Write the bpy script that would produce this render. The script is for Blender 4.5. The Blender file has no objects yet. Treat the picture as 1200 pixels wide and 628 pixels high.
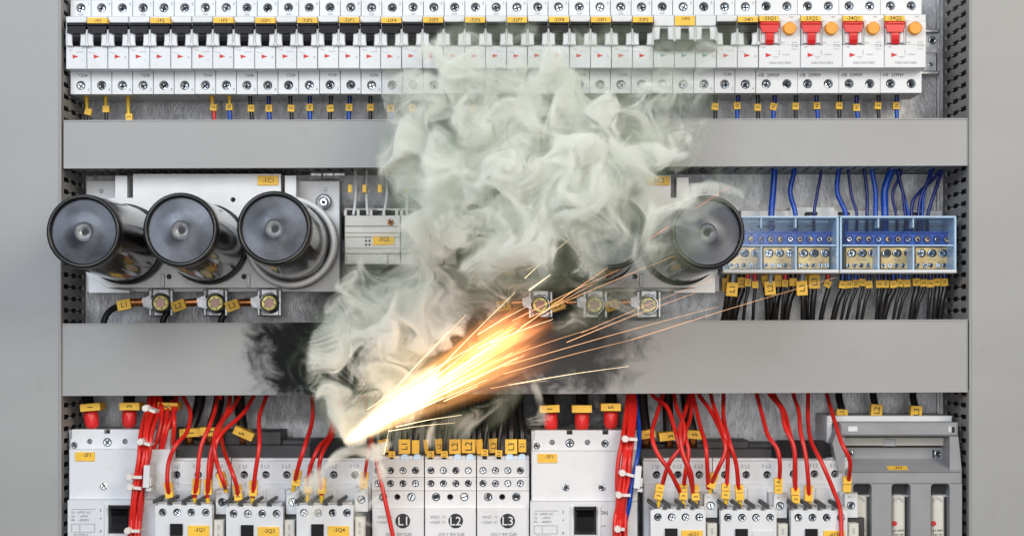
import bpy, bmesh, math, random
import numpy as np
from mathutils import Vector, Matrix
from mathutils.geometry import tessellate_polygon

random.seed(7)
C = bpy.context.scene.collection
S, D, VX, VY = 0.0007, 1.4, 590.0, 395.0      # metres per photo pixel on the duct-cover plane, camera distance, eye point

def W(px, py, y=0.0):
    k = S * (1 + y / D)
    return Vector(((px - VX) * k, y, (VY - py) * k))

# ------------------------------------------------------------------ materials
MATS = {}
def mat(name, col, rough=0.5, metal=0.0, var=0.06, scale=60.0, bump=0.0, bscale=400.0, coat=0.0, spec=0.5, dirt=0.0, dirtcol=(0.12, 0.1, 0.08), stretch=(1, 1, 1), tint=0.0):
    if name in MATS: return MATS[name]
    m = bpy.data.materials.new(name); m.use_nodes = True
    nt = m.node_tree; N = nt.nodes; L = nt.links
    b = N['Principled BSDF']
    b.inputs['Roughness'].default_value = rough; b.inputs['Metallic'].default_value = metal
    b.inputs['Specular IOR Level'].default_value = spec
    b.inputs['Coat Weight'].default_value = coat
    g = N.new('ShaderNodeNewGeometry')
    mp = N.new('ShaderNodeMapping'); mp.inputs['Scale'].default_value = stretch
    L.new(g.outputs['Position'], mp.inputs['Vector'])
    n = N.new('ShaderNodeTexNoise'); n.inputs['Scale'].default_value = scale; n.inputs['Detail'].default_value = 6
    L.new(mp.outputs[0], n.inputs['Vector'])
    r = N.new('ShaderNodeMapRange'); r.inputs['To Min'].default_value = 1 - var * 2; r.inputs['To Max'].default_value = 1 + var * 2
    r.inputs['From Min'].default_value = 0.25; r.inputs['From Max'].default_value = 0.75
    L.new(n.outputs['Fac'], r.inputs['Value'])
    mx = N.new('ShaderNodeMix'); mx.data_type = 'RGBA'; mx.blend_type = 'MULTIPLY'; mx.inputs[0].default_value = 1
    mx.inputs[6].default_value = (*col, 1); L.new(r.outputs[0], mx.inputs[7])
    out = mx.outputs[2]
    if dirt > 0:
        n2 = N.new('ShaderNodeTexNoise'); n2.inputs['Scale'].default_value = scale * 2.3; n2.inputs['Detail'].default_value = 8; n2.inputs['Roughness'].default_value = 0.7
        L.new(g.outputs['Position'], n2.inputs['Vector'])
        r2 = N.new('ShaderNodeMapRange'); r2.inputs['From Min'].default_value = 0.56; r2.inputs['From Max'].default_value = 0.74; r2.inputs['To Max'].default_value = dirt
        L.new(n2.outputs['Fac'], r2.inputs['Value'])
        m2 = N.new('ShaderNodeMix'); m2.data_type = 'RGBA'; m2.inputs[7].default_value = (*dirtcol, 1)
        L.new(r2.outputs[0], m2.inputs[0]); L.new(out, m2.inputs[6]); out = m2.outputs[2]
    oi = N.new('ShaderNodeObjectInfo'); ro = N.new('ShaderNodeMapRange'); ro.inputs['To Min'].default_value = 1 - tint; ro.inputs['To Max'].default_value = 1.0; L.new(oi.outputs['Random'], ro.inputs['Value'])
    m4 = N.new('ShaderNodeMix'); m4.data_type = 'RGBA'; m4.blend_type = 'MULTIPLY'; m4.inputs[0].default_value = 1; L.new(out, m4.inputs[6]); L.new(ro.outputs[0], m4.inputs[7]); out = m4.outputs[2]
    L.new(out, b.inputs['Base Color'])
    n3 = N.new('ShaderNodeTexNoise'); n3.inputs['Scale'].default_value = bscale; n3.inputs['Detail'].default_value = 4
    L.new(mp.outputs[0], n3.inputs['Vector'])
    rr = N.new('ShaderNodeMapRange'); rr.inputs['To Min'].default_value = max(0.02, rough - 0.1); rr.inputs['To Max'].default_value = min(1, rough + 0.1)
    L.new(n3.outputs['Fac'], rr.inputs['Value']); L.new(rr.outputs[0], b.inputs['Roughness'])
    if bump > 0:
        bp = N.new('ShaderNodeBump'); bp.inputs['Strength'].default_value = bump; bp.inputs['Distance'].default_value = 0.0004
        L.new(n3.outputs['Fac'], bp.inputs['Height']); L.new(bp.outputs[0], b.inputs['Normal'])
    MATS[name] = m; m['out'] = 0
    return m

def soot(m, spots, colr=(0.006, 0.007, 0.007), nscale=38.0):
    """irregular soot stains round given world points on a surface: (centre, rx, rz, amount)"""
    nt = m.node_tree; N = nt.nodes; L = nt.links; b = N['Principled BSDF']
    src = b.inputs['Base Color'].links[0].from_socket
    g = N.new('ShaderNodeNewGeometry')
    nz = N.new('ShaderNodeTexNoise'); nz.inputs['Scale'].default_value = nscale; nz.inputs['Detail'].default_value = 9; nz.inputs['Roughness'].default_value = 0.62; nz.inputs['Distortion'].default_value = 0.6
    L.new(g.outputs['Position'], nz.inputs['Vector'])
    acc = None
    for c, rx, rz, amt in spots:
        sb = N.new('ShaderNodeVectorMath'); sb.operation = 'SUBTRACT'; sb.inputs[1].default_value = c
        L.new(g.outputs['Position'], sb.inputs[0])
        dv = N.new('ShaderNodeVectorMath'); dv.operation = 'MULTIPLY'; dv.inputs[1].default_value = (1 / rx, 0.0, 1 / rz)
        L.new(sb.outputs[0], dv.inputs[0])
        ln = N.new('ShaderNodeVectorMath'); ln.operation = 'LENGTH'; L.new(dv.outputs[0], ln.inputs[0])
        a = N.new('ShaderNodeMath'); a.operation = 'MULTIPLY_ADD'; a.inputs[1].default_value = 2.2; a.inputs[2].default_value = -1.1 + 1.0
        L.new(nz.outputs['Fac'], a.inputs[0])
        s2 = N.new('ShaderNodeMath'); s2.operation = 'SUBTRACT'; L.new(a.outputs[0], s2.inputs[0]); L.new(ln.outputs['Value'], s2.inputs[1])
        r = N.new('ShaderNodeMapRange'); r.interpolation_type = 'SMOOTHSTEP'; r.inputs['From Min'].default_value = -0.5; r.inputs['From Max'].default_value = 0.4; r.inputs['To Max'].default_value = amt
        L.new(s2.outputs[0], r.inputs['Value'])
        if acc is None: acc = r.outputs[0]
        else:
            mxm = N.new('ShaderNodeMath'); mxm.operation = 'MAXIMUM'; L.new(acc, mxm.inputs[0]); L.new(r.outputs[0], mxm.inputs[1]); acc = mxm.outputs[0]
    mx = N.new('ShaderNodeMix'); mx.data_type = 'RGBA'; mx.inputs[7].default_value = (*colr, 1)
    sp = N.new('ShaderNodeMath'); sp.operation = 'MULTIPLY_ADD'; sp.inputs[1].default_value = -.47; sp.inputs[2].default_value = .5; L.new(acc, sp.inputs[0]); L.new(sp.outputs[0], b.inputs['Specular IOR Level'])
    L.new(acc, mx.inputs[0]); L.new(src, mx.inputs[6]); L.new(mx.outputs[2], b.inputs['Base Color'])

white = mat('white_plastic', (0.78, 0.80, 0.83), 0.42, var=0.025, scale=25, bump=0.12, bscale=900, dirt=0.22, dirtcol=(0.45, 0.42, 0.36), tint=0.07)
cream = mat('cream_plastic', (0.70, 0.68, 0.62), 0.5, var=0.03, bump=0.15, bscale=800, dirt=0.2)
duct_m = mat('grey_duct_plastic', (0.375, 0.375, 0.375), 0.5, var=0.022, scale=11, bump=0.14, bscale=700, dirt=0.28, dirtcol=(0.28, 0.27, 0.25), stretch=(.5, 1, 1.6))
duct_s = mat('grey_duct_side', (0.33, 0.32, 0.31), 0.55, var=0.03, scale=30, bump=0.1)
duct_in = mat('duct_inside_shade', (0.05, 0.05, 0.05), 0.8)  # duct floor coloured near-black for the shade behind the slots
zinc = mat('galvanised_steel', (0.46, 0.47, 0.49), 0.46, metal=0.55, var=0.15, scale=120, bump=0.9, bscale=420, dirt=0.6, dirtcol=(0.16, 0.14, 0.12), stretch=(1.6, 1, .8))
steel = mat('bright_steel', (0.58, 0.62, 0.68), 0.2, metal=1.0, var=0.2, scale=300)
holeshade = mat('painted_recess_shade', (0.015, 0.015, 0.018), 0.6)  # near-black colour painted into holes, slots and recesses as their shade
blackp = mat('black_plastic', (0.008, 0.007, 0.009), 0.45, spec=0.22, var=0.1, bump=0.1)
charcoal = mat('charcoal_plastic', (0.040, 0.037, 0.040), 0.5, var=0.12, bump=0.2, dirt=0.15, dirtcol=(0.1, 0.1, 0.1))
yellow = mat('yellow_label', (0.96, 0.57, 0.05), 0.5, var=0.06, scale=90)
ferr = mat('yellow_ferrule', (0.88, 0.55, 0.03), 0.35, var=0.05)
ink = mat('black_ink', (0.02, 0.02, 0.025), 0.6)
fade = mat('grey_ink', (0.30, 0.30, 0.33), 0.6)
redp = mat('red_plastic', (0.75, 0.03, 0.03), 0.3, var=0.04)
redw = mat('red_insulation', (0.70, 0.022, 0.016), 0.32, var=0.08, scale=50)
bluew = mat('blue_insulation', (0.004, 0.065, 0.42), 0.28, var=0.1)
navyw = mat('navy_insulation', (0.006, 0.018, 0.17), 0.3, var=0.1)
blackw = mat('black_insulation', (0.012, 0.011, 0.011), 0.3, var=0.15)
whitew = mat('white_insulation', (0.75, 0.75, 0.73), 0.4)
orange = mat('orange_plastic', (0.90, 0.36, 0.03), 0.42, var=0.04)
teal = mat('teal_ink', (0.05, 0.28, 0.25), 0.6)
redink = mat('red_ink', (0.65, 0.03, 0.03), 0.6)
cheek = mat('clear_grey_plastic', (0.60, 0.61, 0.62), 0.25, var=0.05)
brass = mat('brass', (0.95, 0.62, 0.24), 0.45, metal=0.25, var=0.2, scale=90, bump=0.3, bscale=500)
copper = mat('copper', (0.52, 0.20, 0.07), 0.28, metal=0.9, var=0.3, scale=120)
zincgold = mat('passivated_zinc', (0.95, 0.86, 0.30), 0.4, metal=0.3, var=0.25, scale=200)
pinkglint = mat('pink_highlight', (0.92, 0.56, 0.50), 0.5)  # colour of the highlight painted on the terminal bolts
bluebar = mat('blue_terminal_plastic', (0.006, 0.10, 0.52), 0.35, var=0.12)
palebase = mat('pale_blue_plastic', (0.27, 0.42, 0.58), 0.35, var=0.1, bump=0.15)
alu = mat('aluminium_plate', (0.74, 0.74, 0.75), 0.45, metal=0.15, var=0.03, bump=0.12, bscale=700, dirt=0.15, dirtcol=(0.4, 0.36, 0.3))
discgrey = mat('grey_switch_plastic', (0.315, 0.32, 0.335), 0.42, var=0.03, bump=0.15, bscale=700, dirt=0.12, dirtcol=(0.16, 0.15, 0.15))
ribm = mat('pale_rib_plastic', (0.50, 0.68, 0.88), 0.2, var=0.04)
capbody = mat('capacitor_shell', (0.028, 0.025, 0.024), 0.16, metal=0.3, var=0.25, scale=14, coat=0.5)
caprim = mat('capacitor_rim', (0.012, 0.012, 0.013), 0.3)
steel_dim = mat('dull_steel', (0.5, 0.51, 0.53), 0.4, metal=0.8, var=0.2, scale=150)
tie = mat('nylon_tie', (0.80, 0.74, 0.70), 0.3)

def cap_face_mat():
    m = mat('capacitor_end', (0.080, 0.085, 0.102), 0.33, metal=0.4, var=0.3, scale=45)
    N = m.node_tree.nodes; L = m.node_tree.links; b = N['Principled BSDF']
    tc = N.new('ShaderNodeTexCoord')
    nz = N.new('ShaderNodeTexNoise'); nz.inputs['Scale'].default_value = 60; nz.inputs['Detail'].default_value = 2
    L.new(tc.outputs['Object'], nz.inputs['Vector'])
    mp = N.new('ShaderNodeMapping'); L.new(tc.outputs['Object'], mp.inputs['Vector'])
    wv = N.new('ShaderNodeTexWave'); wv.wave_type = 'RINGS'; wv.rings_direction = 'Y'; wv.inputs['Scale'].default_value = 150; wv.inputs['Distortion'].default_value = 3.0; wv.inputs['Detail'].default_value = 3; wv.inputs['Detail Scale'].default_value = 0.3
    L.new(mp.outputs[0], wv.inputs['Vector'])
    bp = N.new('ShaderNodeBump'); bp.inputs['Strength'].default_value = 0.03; bp.inputs['Distance'].default_value = 0.0003
    L.new(wv.outputs['Fac'], bp.inputs['Height']); L.new(bp.outputs[0], b.inputs['Normal'])
    b.inputs['Anisotropic'].default_value = 0.75
    tg = N.new('ShaderNodeTangent'); tg.direction_type = 'RADIAL'; tg.axis = 'Y'; L.new(tg.outputs[0], b.inputs['Tangent'])
    return m
capface = cap_face_mat()

def glass_mat():
    m = bpy.data.materials.new('clear_blue_cover'); m.use_nodes = True; N = m.node_tree.nodes; L = m.node_tree.links
    for n in list(N): N.remove(n)
    o = N.new('ShaderNodeOutputMaterial'); t = N.new('ShaderNodeBsdfTransparent'); t.inputs[0].default_value = (0.93, 0.965, 1.0, 1)
    g = N.new('ShaderNodeBsdfGlossy'); g.inputs['Roughness'].default_value = 0.16; g.inputs[0].default_value = (0.8, 0.9, 1, 1)
    nz = N.new('ShaderNodeTexNoise'); nz.inputs['Scale'].default_value = 45; nz.inputs['Detail'].default_value = 3
    r = N.new('ShaderNodeMapRange'); r.inputs['From Min'].default_value = .35; r.inputs['From Max'].default_value = .75; r.inputs['To Min'].default_value = 0.01; r.inputs['To Max'].default_value = 0.09; L.new(nz.outputs['Fac'], r.inputs['Value'])
    x = N.new('ShaderNodeMixShader'); L.new(r.outputs[0], x.inputs[0]); L.new(t.outputs[0], x.inputs[1]); L.new(g.outputs[0], x.inputs[2]); L.new(x.outputs[0], o.inputs[0])
    return m
glass = glass_mat()

def emis(name, col, st):
    m = bpy.data.materials.new(name); m.use_nodes = True; b = m.node_tree.nodes['Principled BSDF']
    b.inputs['Base Color'].default_value = (0, 0, 0, 1)
    b.inputs['Emission Color'].default_value = (*col, 1); b.inputs['Emission Strength'].default_value = st
    return m

# ------------------------------------------------------------------ mesh builder
TXT = {}
def text_geo(s):
    if s in TXT: return TXT[s]
    cu = bpy.data.curves.new('t', 'FONT'); cu.body = s; cu.size = 1; cu.resolution_u = 2; cu.fill_mode = 'FRONT'; cu.offset = 0.005
    o = bpy.data.objects.new('t', cu); C.objects.link(o)
    dg = bpy.context.evaluated_depsgraph_get(); me = bpy.data.meshes.new_from_object(o.evaluated_get(dg))
    v = [tuple(p.co) for p in me.vertices]; f = [tuple(p.vertices) for p in me.polygons]
    bpy.data.objects.remove(o); bpy.data.curves.remove(cu); bpy.data.meshes.remove(me)
    xs = [p[0] for p in v] or [0]; ys = [p[1] for p in v] or [0]
    cx, cy = (min(xs) + max(xs)) / 2, (min(ys) + max(ys)) / 2
    TXT[s] = ([(p[0] - cx, p[1] - cy) for p in v], f, max(ys) - min(ys), max(xs) - min(xs))
    return TXT[s]

class MB:
    def __init__(s, m): s.v = []; s.f = []; s.fm = []; s.mats = [m]; s.mi = 0; s.smooth = False; s.sm = []
    def use(s, m):
        if m not in s.mats: s.mats.append(m)
        s.mi = s.mats.index(m); return s
    def raw(s, vs, fs, smooth=False):
        b = len(s.v); s.v += [Vector(p) for p in vs]
        for f in fs: s.f.append([b + i for i in f]); s.fm.append(s.mi); s.sm.append(smooth)
        return s
    def boxw(s, a, b, bev=0.0):
        x0, x1 = sorted((a[0], b[0])); y0, y1 = sorted((a[1], b[1])); z0, z1 = sorted((a[2], b[2]))
        e = min(bev, (x1 - x0) * .3, (z1 - z0) * .3, (y1 - y0) * .45)
        if e <= 0:
            vs = [(x, y, z) for x in (x0, x1) for y in (y0, y1) for z in (z0, z1)]
            return s.raw(vs, [(0, 1, 3, 2), (4, 6, 7, 5), (0, 4, 5, 1), (2, 3, 7, 6), (0, 2, 6, 4), (1, 5, 7, 3)])
        vs = []
        for (ex, yy) in ((e, y0), (0, y0 + e), (0, y1)):
            vs += [(x0 + ex, yy, z0 + ex), (x1 - ex, yy, z0 + ex), (x1 - ex, yy, z1 - ex), (x0 + ex, yy, z1 - ex)]
        fs = [(0, 1, 2, 3), (11, 10, 9, 8)]
        for k in (0, 4):
            for i in range(4): j = (i + 1) % 4; fs.append((k + i, k + 4 + i, k + 4 + j, k + j))
        return s.raw(vs, fs)
    def box(s, x0, y0, x1, y1, yf, yb, bev=0.0004):
        a = W(x0, y1, yf); b = W(x1, y0, yf); return s.boxw(a, (b[0], yb, b[2]), bev)
    def prism(s, pts, yf, yb):
        """pixel outline at depth yf, extruded straight back to yb"""
        p = [W(x, y, yf) for x, y in pts]; n = len(p)
        vs = [(q[0], yf, q[2]) for q in p] + [(q[0], yb, q[2]) for q in p]
        tr = tessellate_polygon([[Vector((q[0], q[2], 0)) for q in p]])
        fs = [tuple(t) for t in tr] + [tuple(i + n for i in t) for t in tr]
        for i in range(n): j = (i + 1) % n; fs.append((i, j, n + j, n + i))
        return s.raw(vs, fs)
    def rbox(s, cx, cy, w, h, ang, yf, yb):
        c, q = math.cos(ang), math.sin(ang)
        return s.prism([(cx + a * c - b * q, cy + a * q + b * c) for a, b in ((-w/2, -h/2), (w/2, -h/2), (w/2, h/2), (-w/2, h/2))], yf, yb)
    def plate(s, x0, y0, x1, y1, holes, yf, yb, n=20, outer=None):
        """plate with round through holes [(cx, cy, r)] in pixels"""
        op = outer or [(x0, y0), (x1, y0), (x1, y1), (x0, y1)]
        loops = [[W(x, y, yf) for x, y in op]]
        for cx, cy, r in holes:
            loops.append([W(cx + r * math.cos(t * 2 * math.pi / n), cy + r * math.sin(t * 2 * math.pi / n), yf) for t in range(n)])
        tr = tessellate_polygon([[Vector((q[0], q[2], 0)) for q in l] for l in loops])
        vs = [(q[0], yf, q[2]) for l in loops for q in l]; s.raw(vs, [tuple(t) for t in tr])
        for l in loops:
            k = len(l); vv = [(q[0], yf, q[2]) for q in l] + [(q[0], yb, q[2]) for q in l]
            s.raw(vv, [(i, (i + 1) % k, k + (i + 1) % k, k + i) for i in range(k)])
        return s
    def cyl(s, cx, cy, r, yf, yb, n=20, r2=None, cap=True):
        c = W(cx, cy, yf); R = r * S * (1 + yf / D); R2 = R if r2 is None else r2 * S * (1 + yf / D)
        e = min(R * .12, abs(yb - yf) * .3)
        vs = []
        for yy, rr in ((yf, R - e), (yf + e, R), (yb, R2)):
            vs += [(c[0] + rr * math.cos(t * 2 * math.pi / n), yy, c[2] + rr * math.sin(t * 2 * math.pi / n)) for t in range(n)]
        s.raw(vs, [tuple(range(n)), tuple(range(3 * n - 1, 2 * n - 1, -1))])
        s.raw(vs, [(k + i, k + (i + 1) % n, k + n + (i + 1) % n, k + n + i) for k in (0, n) for i in range(n)], True)
        return s
    def text(s, t, cx, cy, h, yf, ang=0.0, maxw=None):
        v, f, hh, ww = text_geo(t)
        k = h / 0.69
        if maxw and ww * k > maxw: kx = maxw / ww
        else: kx = k
        c, q = math.cos(ang), math.sin(ang); vs = []
        for x, y in v:
            a, b = x * kx, -y * k; vs.append(W(cx + a * c - b * q, cy + a * q + b * c, yf))
        return s.raw(vs, f)
    def tube(s, pts, r, n=8, r2=None, sub=5, capend=True):
        """pts world vectors, smooth catmull-rom; r radius in metres (tapers to r2)"""
        P = [Vector(p) for p in pts]
        if len(P) > 2 and sub > 1:
            Q = [P[0] * 2 - P[1]] + P + [P[-1] * 2 - P[-2]]; out = []
            for i in range(1, len(Q) - 2):
                for k in range(sub):
                    t = k / sub; a, b, c, d = Q[i-1], Q[i], Q[i+1], Q[i+2]
                    out.append(0.5 * ((2 * b) + (c - a) * t + (2 * a - 5 * b + 4 * c - d) * t * t + (3 * b - a - 3 * c + d) * t ** 3))
            P = out + [P[-1]]
        m = len(P); vs = []; up = Vector((0, 1, 0))
        for i, p in enumerate(P):
            d = (P[min(i + 1, m - 1)] - P[max(i - 1, 0)]).normalized()
            a = d.cross(up)
            if a.length < 1e-4: a = d.cross(Vector((1, 0, 0)))
            a.normalize(); b = a.cross(d)
            R = r if r2 is None else r + (r2 - r) * i / (m - 1)
            vs += [p + a * R * math.cos(t * 2 * math.pi / n) + b * R * math.sin(t * 2 * math.pi / n) for t in range(n)]
        s.raw(vs, [tuple(range(n)), tuple(range(m * n - 1, (m - 1) * n - 1, -1))])
        s.raw(vs, [(i * n + k, i * n + (k + 1) % n, (i + 1) * n + (k + 1) % n, (i + 1) * n + k) for i in range(m - 1) for k in range(n)], True)
        return s
    def lathe(s, prof, a, b, n=40, smooth=True):
        """prof = [(t, radius)] along axis from world a to b (t metres from a)"""
        ax = (b - a).normalized(); u = ax.cross(Vector((0, 0, 1)) if abs(ax.z) < .9 else Vector((0, 1, 0))).normalized(); w = u.cross(ax); vs = []
        for t, r in prof:
            vs += [a + ax * t + (u * math.cos(k * 2 * math.pi / n) + w * math.sin(k * 2 * math.pi / n)) * max(r, 1e-6) for k in range(n)]
        s.raw(vs, [(i * n + k, i * n + (k + 1) % n, (i + 1) * n + (k + 1) % n, (i + 1) * n + k) for i in range(len(prof) - 1) for k in range(n)], smooth)
        return s
    def build(s, name, parent=None, origin=None, **props):
        o0 = wl(parent) if (origin is None and parent is not None) else (Vector(origin) if origin is not None else Vector((0, 0, 0)))
        me = bpy.data.meshes.new(name)
        me.from_pydata([tuple(p - o0) for p in s.v], [], s.f)
        for m in s.mats: me.materials.append(m)
        me.polygons.foreach_set('material_index', s.fm); me.polygons.foreach_set('use_smooth', s.sm)
        bm = bmesh.new(); bm.from_mesh(me); bmesh.ops.recalc_face_normals(bm, faces=bm.faces) if len(bm.faces) < 60000 else None
        bm.to_mesh(me); bm.free()
        o = bpy.data.objects.new(name, me); C.objects.link(o); WL[o.name] = o0
        if parent is not None: o.parent = parent; o.location = o0 - wl(parent)
        else: o.location = o0
        for k, v in props.items(): o[k] = v
        return o

WL = {}
def wl(o): return WL[o.name]
def root(name, label, cat, loc, group=None):
    o = bpy.data.objects.new(name, None); C.objects.link(o); o.location = loc; WL[o.name] = Vector(loc)
    o.empty_display_size = 0.005
    o['label'] = label; o['category'] = cat
    if group: o['group'] = group
    return o
def tagp(o, label, cat, group=None):
    o['label'] = label; o['category'] = cat
    if group: o['group'] = group
    return o

SCR = {}
def screw(parent, px, py, y, r=4.2, kind='cross', m=None, name='terminal_screw'):
    """recessed screw whose slot is a dark box on the head, painted as groove shade, one shared mesh per kind"""
    m = m or steel; key = (round(r, 1), kind, m.name)
    if key not in SCR:
        b = MB(m); R = r * S; n = 16
        vs = []
        for yy, rr in ((0.0004, R * .55), (0, R * .8), (0.0005, R), (0.004, R)):
            vs += [(rr * math.cos(t * 2 * math.pi / n), yy, rr * math.sin(t * 2 * math.pi / n)) for t in range(n)]
        b.raw(vs, [tuple(range(n))]); b.raw(vs, [(k + i, k + (i + 1) % n, k + n + (i + 1) % n, k + n + i) for k in (0, n, 2 * n) for i in range(n)], True)
        b.use(holeshade); w = R * .17; L_ = R * .72
        if kind in ('cross', 'slot'): b.boxw((-L_, -0.00015, -w), (L_, 0.0012, w))
        if kind == 'cross': b.boxw((-w, -0.0002, -L_), (w, 0.0012, L_))
        if kind == 'hex':
            h = [(R * .5 * math.cos(t * math.pi / 3), R * .5 * math.sin(t * math.pi / 3)) for t in range(6)]
            b.raw([(x, -0.0002, z) for x, z in h], [tuple(range(6))])
        me = bpy.data.meshes.new(name); me.from_pydata([tuple(p) for p in b.v], [], b.f)
        for q in b.mats: me.materials.append(q)
        me.polygons.foreach_set('material_index', b.fm); me.polygons.foreach_set('use_smooth', b.sm); SCR[key] = me
    o = bpy.data.objects.new(name, SCR[key]); C.objects.link(o); p = W(px, py, y); WL[o.name] = p
    o.parent = parent; o.location = p - wl(parent); o.rotation_euler = (random.uniform(-.3, .25), random.uniform(0, 3.1), random.uniform(-.25, .25))
    return o

ORD = ['first', 'second', 'third', 'fourth', 'fifth', 'sixth', 'seventh', 'eighth', 'ninth', 'tenth', 'eleventh', 'twelfth', 'thirteenth', 'fourteenth', 'fifteenth', 'sixteenth', 'seventeenth', 'eighteenth']
def label_plate(parent, x0, y0, x1, y1, txt, yf, th=0.0006, name='label_plate', h=None, dx=0.0, dy=0.0, m=None):
    p = MB(m or yellow).box(x0, y0, x1, y1, yf, yf + th + 0.0006, 0.0001).build(name, parent)
    if txt:
        MB(ink).text(txt, (x0 + x1) / 2 + dx, (y0 + y1) / 2 + dy, h or (y1 - y0) * .5, yf - 0.0002, maxw=(x1 - x0) * .9).build('lettering', p)
    return p

def wire(name, label, cat, pts, r, m, group=None, markers=(), ferrules=()):
    """pts = [(px, py, depth)]; r in px; markers = [(px, py, w, h, angle, text, depth)] drawn as sleeves on the wire"""
    P = [W(*p) for p in pts]; o = MB(m).tube(P, r * S).build(name, None, origin=P[0])
    tagp(o, label, cat, group)
    for f in ferrules:    # (x0, y0, x1, y1, depth, radius, material)
        MB(f[6]).tube([W(f[0], f[1], f[4]), W(f[2], f[3], f[4])], f[5] * S, r2=f[5] * S * .7).build('ferrule', o)
    for mk in markers:
        px, py, w, h, a, t, y = mk[:7]
        q = MB(yellow).rbox(px, py, w, h, a, y - r * S - 0.001, y + r * S).build('wire_marker', o)
        if t:
            vert = mk[7] if len(mk) > 7 else 0.0
            MB(ink).text(t, px, py, min(w, h) * .5, y - r * S - 0.0012, a + vert).build('lettering', q)
    return o
SMOKE, VOX, SMOKE_D, FLAME_E, LK, WORLD, VB = True, 1.5, 170.0, 115.0, 1.03, 0.34, 6
# ================================================================== setting
bp_spots = [((W(540, 300, .08)), 0.13, 0.05, 0.9), ((W(450, 350, .08)), 0.06, 0.05, 0.8), ((W(620, 340, .08)), 0.09, 0.04, 0.9), ((W(600, 480, .08)), 0.10, 0.03, 0.9), (W(340, 475, .08), 0.05, 0.012, 0.5)]
soot(zinc, bp_spots)
o = MB(zinc).boxw(W(-200, 800, .08), (W(1400, -200, .08)[0], .083, W(0, -200, .08)[2])).build('back_wall'); o['kind'] = 'structure'
# panel joints / vertical fold lines on the back wall at the right
MB(steel_dim).box(1098, -40, 1101, 700, .076, .0798).build('wall_fold', o)

ductsoot = mat('grey_duct_sooted', (0.375, 0.375, 0.375), 0.5, var=0.022, scale=11, bump=0.14, bscale=700, dirt=0.28, dirtcol=(0.28, 0.27, 0.25), stretch=(.5, 1, 1.6))
soot(ductsoot, [(W(352, 417), 0.034, 0.040, 0.97), (W(384, 402), 0.034, 0.042, 0.97), (W(440, 430), 0.06, 0.05, 0.9), (W(560, 420), 0.075, 0.05, 0.85), (W(655, 415), 0.05, 0.030, 0.85), (W(700, 400), 0.026, 0.02, 0.7)], nscale=46)

def slots_v(mb, px, side, n=52):
    """slotted vertical duct wall at pixel x of the front edge, thin in x"""
    x = W(px, 0, 0)[0]; t = 0.0014 * side
    for i in range(n):
        z0 = W(0, -40 + i * 14.0, 0)[2]; h = 8.2 * S; g = 14.0 * S - h
        a, b = .0035, .0768
        mb.boxw((x, a, z0 - h), (x + t, b, z0))
        for yy in (.026, .051): mb.boxw((x + t * .05, yy, z0 - h - g * .36), (x + t * .95, yy + .006, z0 + g * .36))
    mb.boxw((x - t * .04, .0, W(0, -60)[2]), (x + t * 1.04, .006, W(0, 700)[2])); mb.boxw((x - t * .04, .072, W(0, -60)[2]), (x + t * 1.04, .0795, W(0, 700)[2]))

def vert_duct(label, x0, x1, side_px, side, wires, wm):
    r = root('wiring_duct', label, 'wiring duct', W((x0 + x1) / 2, 700, .04))
    MB(duct_m).box(x0, -60, x1, 700, -.0015, .004, .0012).build('cover', r)
    # folded lip of the cover beside the opening
    lx = x1 - 2.6 if side < 0 else x0
    MB(duct_m).box(lx, -60, lx + 2.6, 700, -.0032, -.0016, .0008).build('cover_lip', r)
    s = MB(duct_s); slots_v(s, side_px, side); s.build('slotted_side', r)
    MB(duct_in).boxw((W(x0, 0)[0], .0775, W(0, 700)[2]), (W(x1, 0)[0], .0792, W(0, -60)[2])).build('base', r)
    for i, (px, yy, a, b) in enumerate(wires):
        pts = [(px + random.uniform(-2, 2), a + (b - a) * k / 6, yy + random.uniform(-.004, .004)) for k in range(7)]
        q = wire('cable', '%s wire inside the slotted duct beside the %s, %s behind its cover' % (wm[1], 'black capacitors' if side < 0 else 'clear blocks', ORD[i]), 'cable', pts, 4.5, wm[0], 'wires running inside the upright ducts')
    return r
vert_duct('upright slotted grey duct at the left edge beside the three black capacitors', -90, 71.5, 72.5, -1, [(58, .02, -20, 640), (60, .045, -20, 640)], (redw, 'red'))
vert_duct('upright slotted grey duct at the right edge beside the clear distribution blocks', 1136, 1290, 1134.5, 1, [(1150, .02, 300, 520), (1148, .04, 320, 500)], (bluew, 'blue'))

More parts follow.
